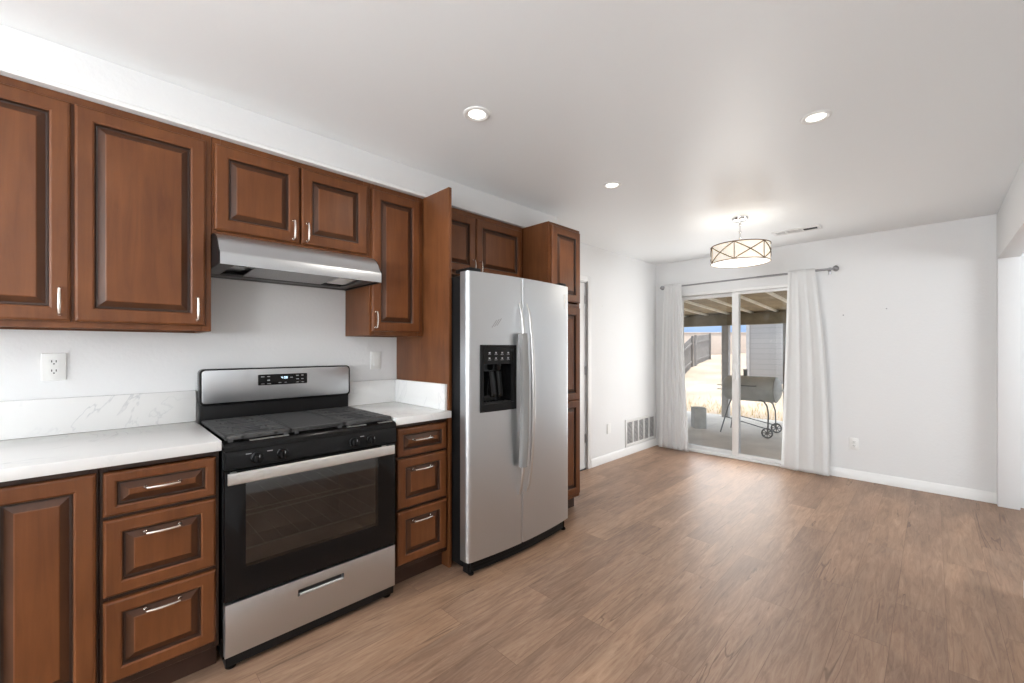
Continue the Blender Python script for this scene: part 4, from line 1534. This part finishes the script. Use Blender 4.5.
bmesh.ops.bisect_plane(upper.bm, geom=upper.bm.verts[:] + upper.bm.edges[:] + upper.bm.faces[:], plane_co=(0, 0, bz_ + 0.004), plane_no=(0, 0, -1), clear_outer=True)
for mbx in (lower, upper):
    bmesh.ops.holes_fill(mbx.bm, edges=[e for e in mbx.bm.edges if e.is_boundary])
part('firebox', lower, M['grill'], gr)
lid = part('lid', upper, M['grill'], gr)
part('lid_handle', MB().tube([(-0.12, -0.19, bz_ + 0.06), (-0.12, -0.25, bz_ + 0.06), (0.12, -0.25, bz_ + 0.06), (0.12, -0.19, bz_ + 0.06)], 0.009, 8), M['grill_dark'], lid)
part('chimney', MB().lathe([(0.030, 0.15), (0.030, 0.30), (0.038, 0.305), (0.038, 0.312)], (-0.10, 0.06, bz_), 18), M['grill_dark'], gr)
part('end_rim', MB().lathe([(brd * 0.985, bl + 0.02), (brd * 1.01, bl + 0.025), (brd * 1.01, bl + 0.04), (brd * 0.96, bl + 0.045)], (0, 0, bz_), 40, 'x'), M['grill_end'], gr)
part('end_latch', MB().box(bl + 0.10, bl + 0.15, -0.03, 0.03, bz_ - 0.01, bz_ + 0.01, 0.003), M['grill_end'], gr)
for dz in (0.035, -0.035):
    part('vent_handle', MB().lathe([(0.006, -0.14), (0.006, -0.05), (0.015, -0.05), (0.015, -0.012), (0.006, -0.006)][::1], (-bl - 0.05 - 0.0, -0.02, bz_ + dz), 12, 'x'), M['grill_dark'], gr)
for sy in (-1, 1):
    lg = MB().tube([(-0.26, sy * 0.10, bz_ - 0.165), (-0.30, sy * 0.16, bz_ - 0.30), (-0.39, sy * 0.27, 0.0)], 0.010, 8)
    part('leg', lg, M['grill_dark'], gr)
wr = 0.080
for sy in (-1, 1):
    lg = MB().tube([(0.14, sy * 0.11, bz_ - 0.165), (0.22, sy * 0.14, bz_ - 0.185), (0.275, sy * 0.19, bz_ - 0.25), (0.30, sy * 0.22, bz_ - 0.36), (0.30, sy * 0.26, wr)], 0.011, 8)
    part('leg', lg, M['grill_dark'], gr)
part('axle', MB().tube([(0.30, -0.32, wr), (0.30, 0.32, wr)], 0.008, 8), M['grill_dark'], gr)
part('brace', MB().tube([(-0.345, -0.19, 0.26), (0.315, -0.245, 0.13)], 0.008, 8), M['grill_dark'], gr)
part('brace', MB().tube([(-0.345, 0.19, 0.26), (0.315, 0.245, 0.13)], 0.008, 8), M['grill_dark'], gr)
for sy in (-1, 1):
    wl = MB()
    yc = sy * 0.295
    wl.lathe([(wr - 0.018, -0.016), (wr, -0.014), (wr, 0.014), (wr - 0.018, 0.016), (wr - 0.018, -0.016)], (0.30, yc, wr), 28, 'y', caps=False)
    wl.lathe([(0.022, -0.014), (0.022, 0.014)], (0.30, yc, wr), 14, 'y')
    for k in range(8):
        an = 2 * PI * k / 8
        wl.tube([(0.30 + 0.018 * math.cos(an), yc, wr + 0.018 * math.sin(an)), (0.30 + (wr - 0.014) * math.cos(an), yc, wr + (wr - 0.014) * math.sin(an))], 0.006, 6)
    part('wheel', wl, M['tyre'], gr)


# yard walls, fence, shed
def wall_along(name, p, q, zt, zb, th, m, label, cat):
    p, q = Vector((p[0], p[1], 0)), Vector((q[0], q[1], 0))
    d = q - p
    ln = d.length
    an = math.atan2(d.y, d.x)
    mb = MB().box(0, ln, 0, th, zb, zt, 0.01)
    n = 0
    mb.box(-0.02, ln + 0.02, -0.03, th + 0.03, zt, zt + 0.06, 0.008)
    return single(name, mb, m, label, cat, (p.x, p.y, 0), rz=an, local=True)


wall_along('yard_wall', (-17, 20.2), (-2.0, 35.0), 2.32, 0.1, 0.2, M['tanblock'], 'long tan block wall at the far end of the dirt yard', 'yard wall')

sh_ = thing('shed', 'plain grey lap-sided shed standing in the yard behind the grill', 'shed', (0.6, 16.5, 0.1))
part('wall', MB().box(-1.76, 3.2, 15.45, 18.5, 0.02, 2.75, 0.01), M['siding'], sh_)
part('roof', MB().prism([(15.2, 2.70), (18.8, 2.70), (18.8, 2.80), (17.0, 3.3), (15.2, 2.80)], 'x', -1.95, 3.4), M['fence'], sh_)
part('corner_trim', MB().box(-1.78, -1.68, 15.42, 15.46, 0.02, 2.70, 0.004), M['post'], sh_)


def fence_run(p, q, zt0, zt1, zb0, zb1, label):
    r = thing('wooden_fence', label, 'fence', (p[0], p[1], zb0), 'weathered fence runs')
    P, Q = Vector((p[0], p[1], 0)), Vector((q[0], q[1], 0))
    d = (Q - P)
    ln = d.length
    d.normalize()
    nrm = Vector((-d.y, d.x, 0))

    def slab(mb, s0, s1, b0, b1, t0, t1, o0, o1):
        vs = []
        for s, zb_, zt_ in ((s0, b0, t0), (s1, b1, t1)):
            for o in (o0, o1):
                for z in (zb_, zt_):
                    vs.append(mb.bm.verts.new(P + d * s + nrm * o + Vector((0, 0, z))))
        fs = [mb.face([vs[i] for i in qd]) for qd in ((0, 1, 3, 2), (4, 6, 7, 5), (0, 4, 5, 1), (2, 3, 7, 6), (0, 2, 6, 4), (1, 5, 7, 3))]
        bmesh.ops.recalc_face_normals(mb.bm, faces=[f_ for f_ in fs if f_])
    mb = MB()
    nb = int(ln / 0.145)
    for k in range(nb):
        s0, s1 = ln * k / nb + 0.004, ln * (k + 1) / nb - 0.004
        f0, f1 = s0 / ln, s1 / ln
        slab(mb, s0, s1, zb0 + (zb1 - zb0) * f0, zb0 + (zb1 - zb0) * f1, zt0 + (zt1 - zt0) * f0, zt0 + (zt1 - zt0) * f1, -0.01, 0.01)
    part('boards', mb, M['fence'], r)
    rl = MB()
    for fz in (0.2, 0.8):
        za, zb_ = zb0 + (zt0 - zb0) * fz, zb1 + (zt1 - zb1) * fz
        slab(rl, 0, ln, za - 0.04, zb_ - 0.04, za + 0.04, zb_ + 0.04, 0.012, 0.05)
    part('rails', rl, M['fence'], r)
    for s, zb_, zt_ in ((0.05, zb0, zt0), (ln - 0.05, zb1, zt1)):
        pm = MB()
        slab(pm, s - 0.05, s + 0.05, zb_ - 0.2, zb_ - 0.2, zt_ + 0.06, zt_ + 0.06, 0.012, 0.11)
        part('post', pm, M['fence'], r)
    return r


fence_run((-6.43, 24.94), (-5.43, 20.27), 2.12, 1.88, 0.60, 0.42, 'dark weathered board fence far across the yard, the run by the tan wall')
fence_run((-5.34, 19.7), (-4.05, 15.6), 1.82, 1.36, 0.40, 0.20, 'dark weathered board fence run sloping down towards the patio')
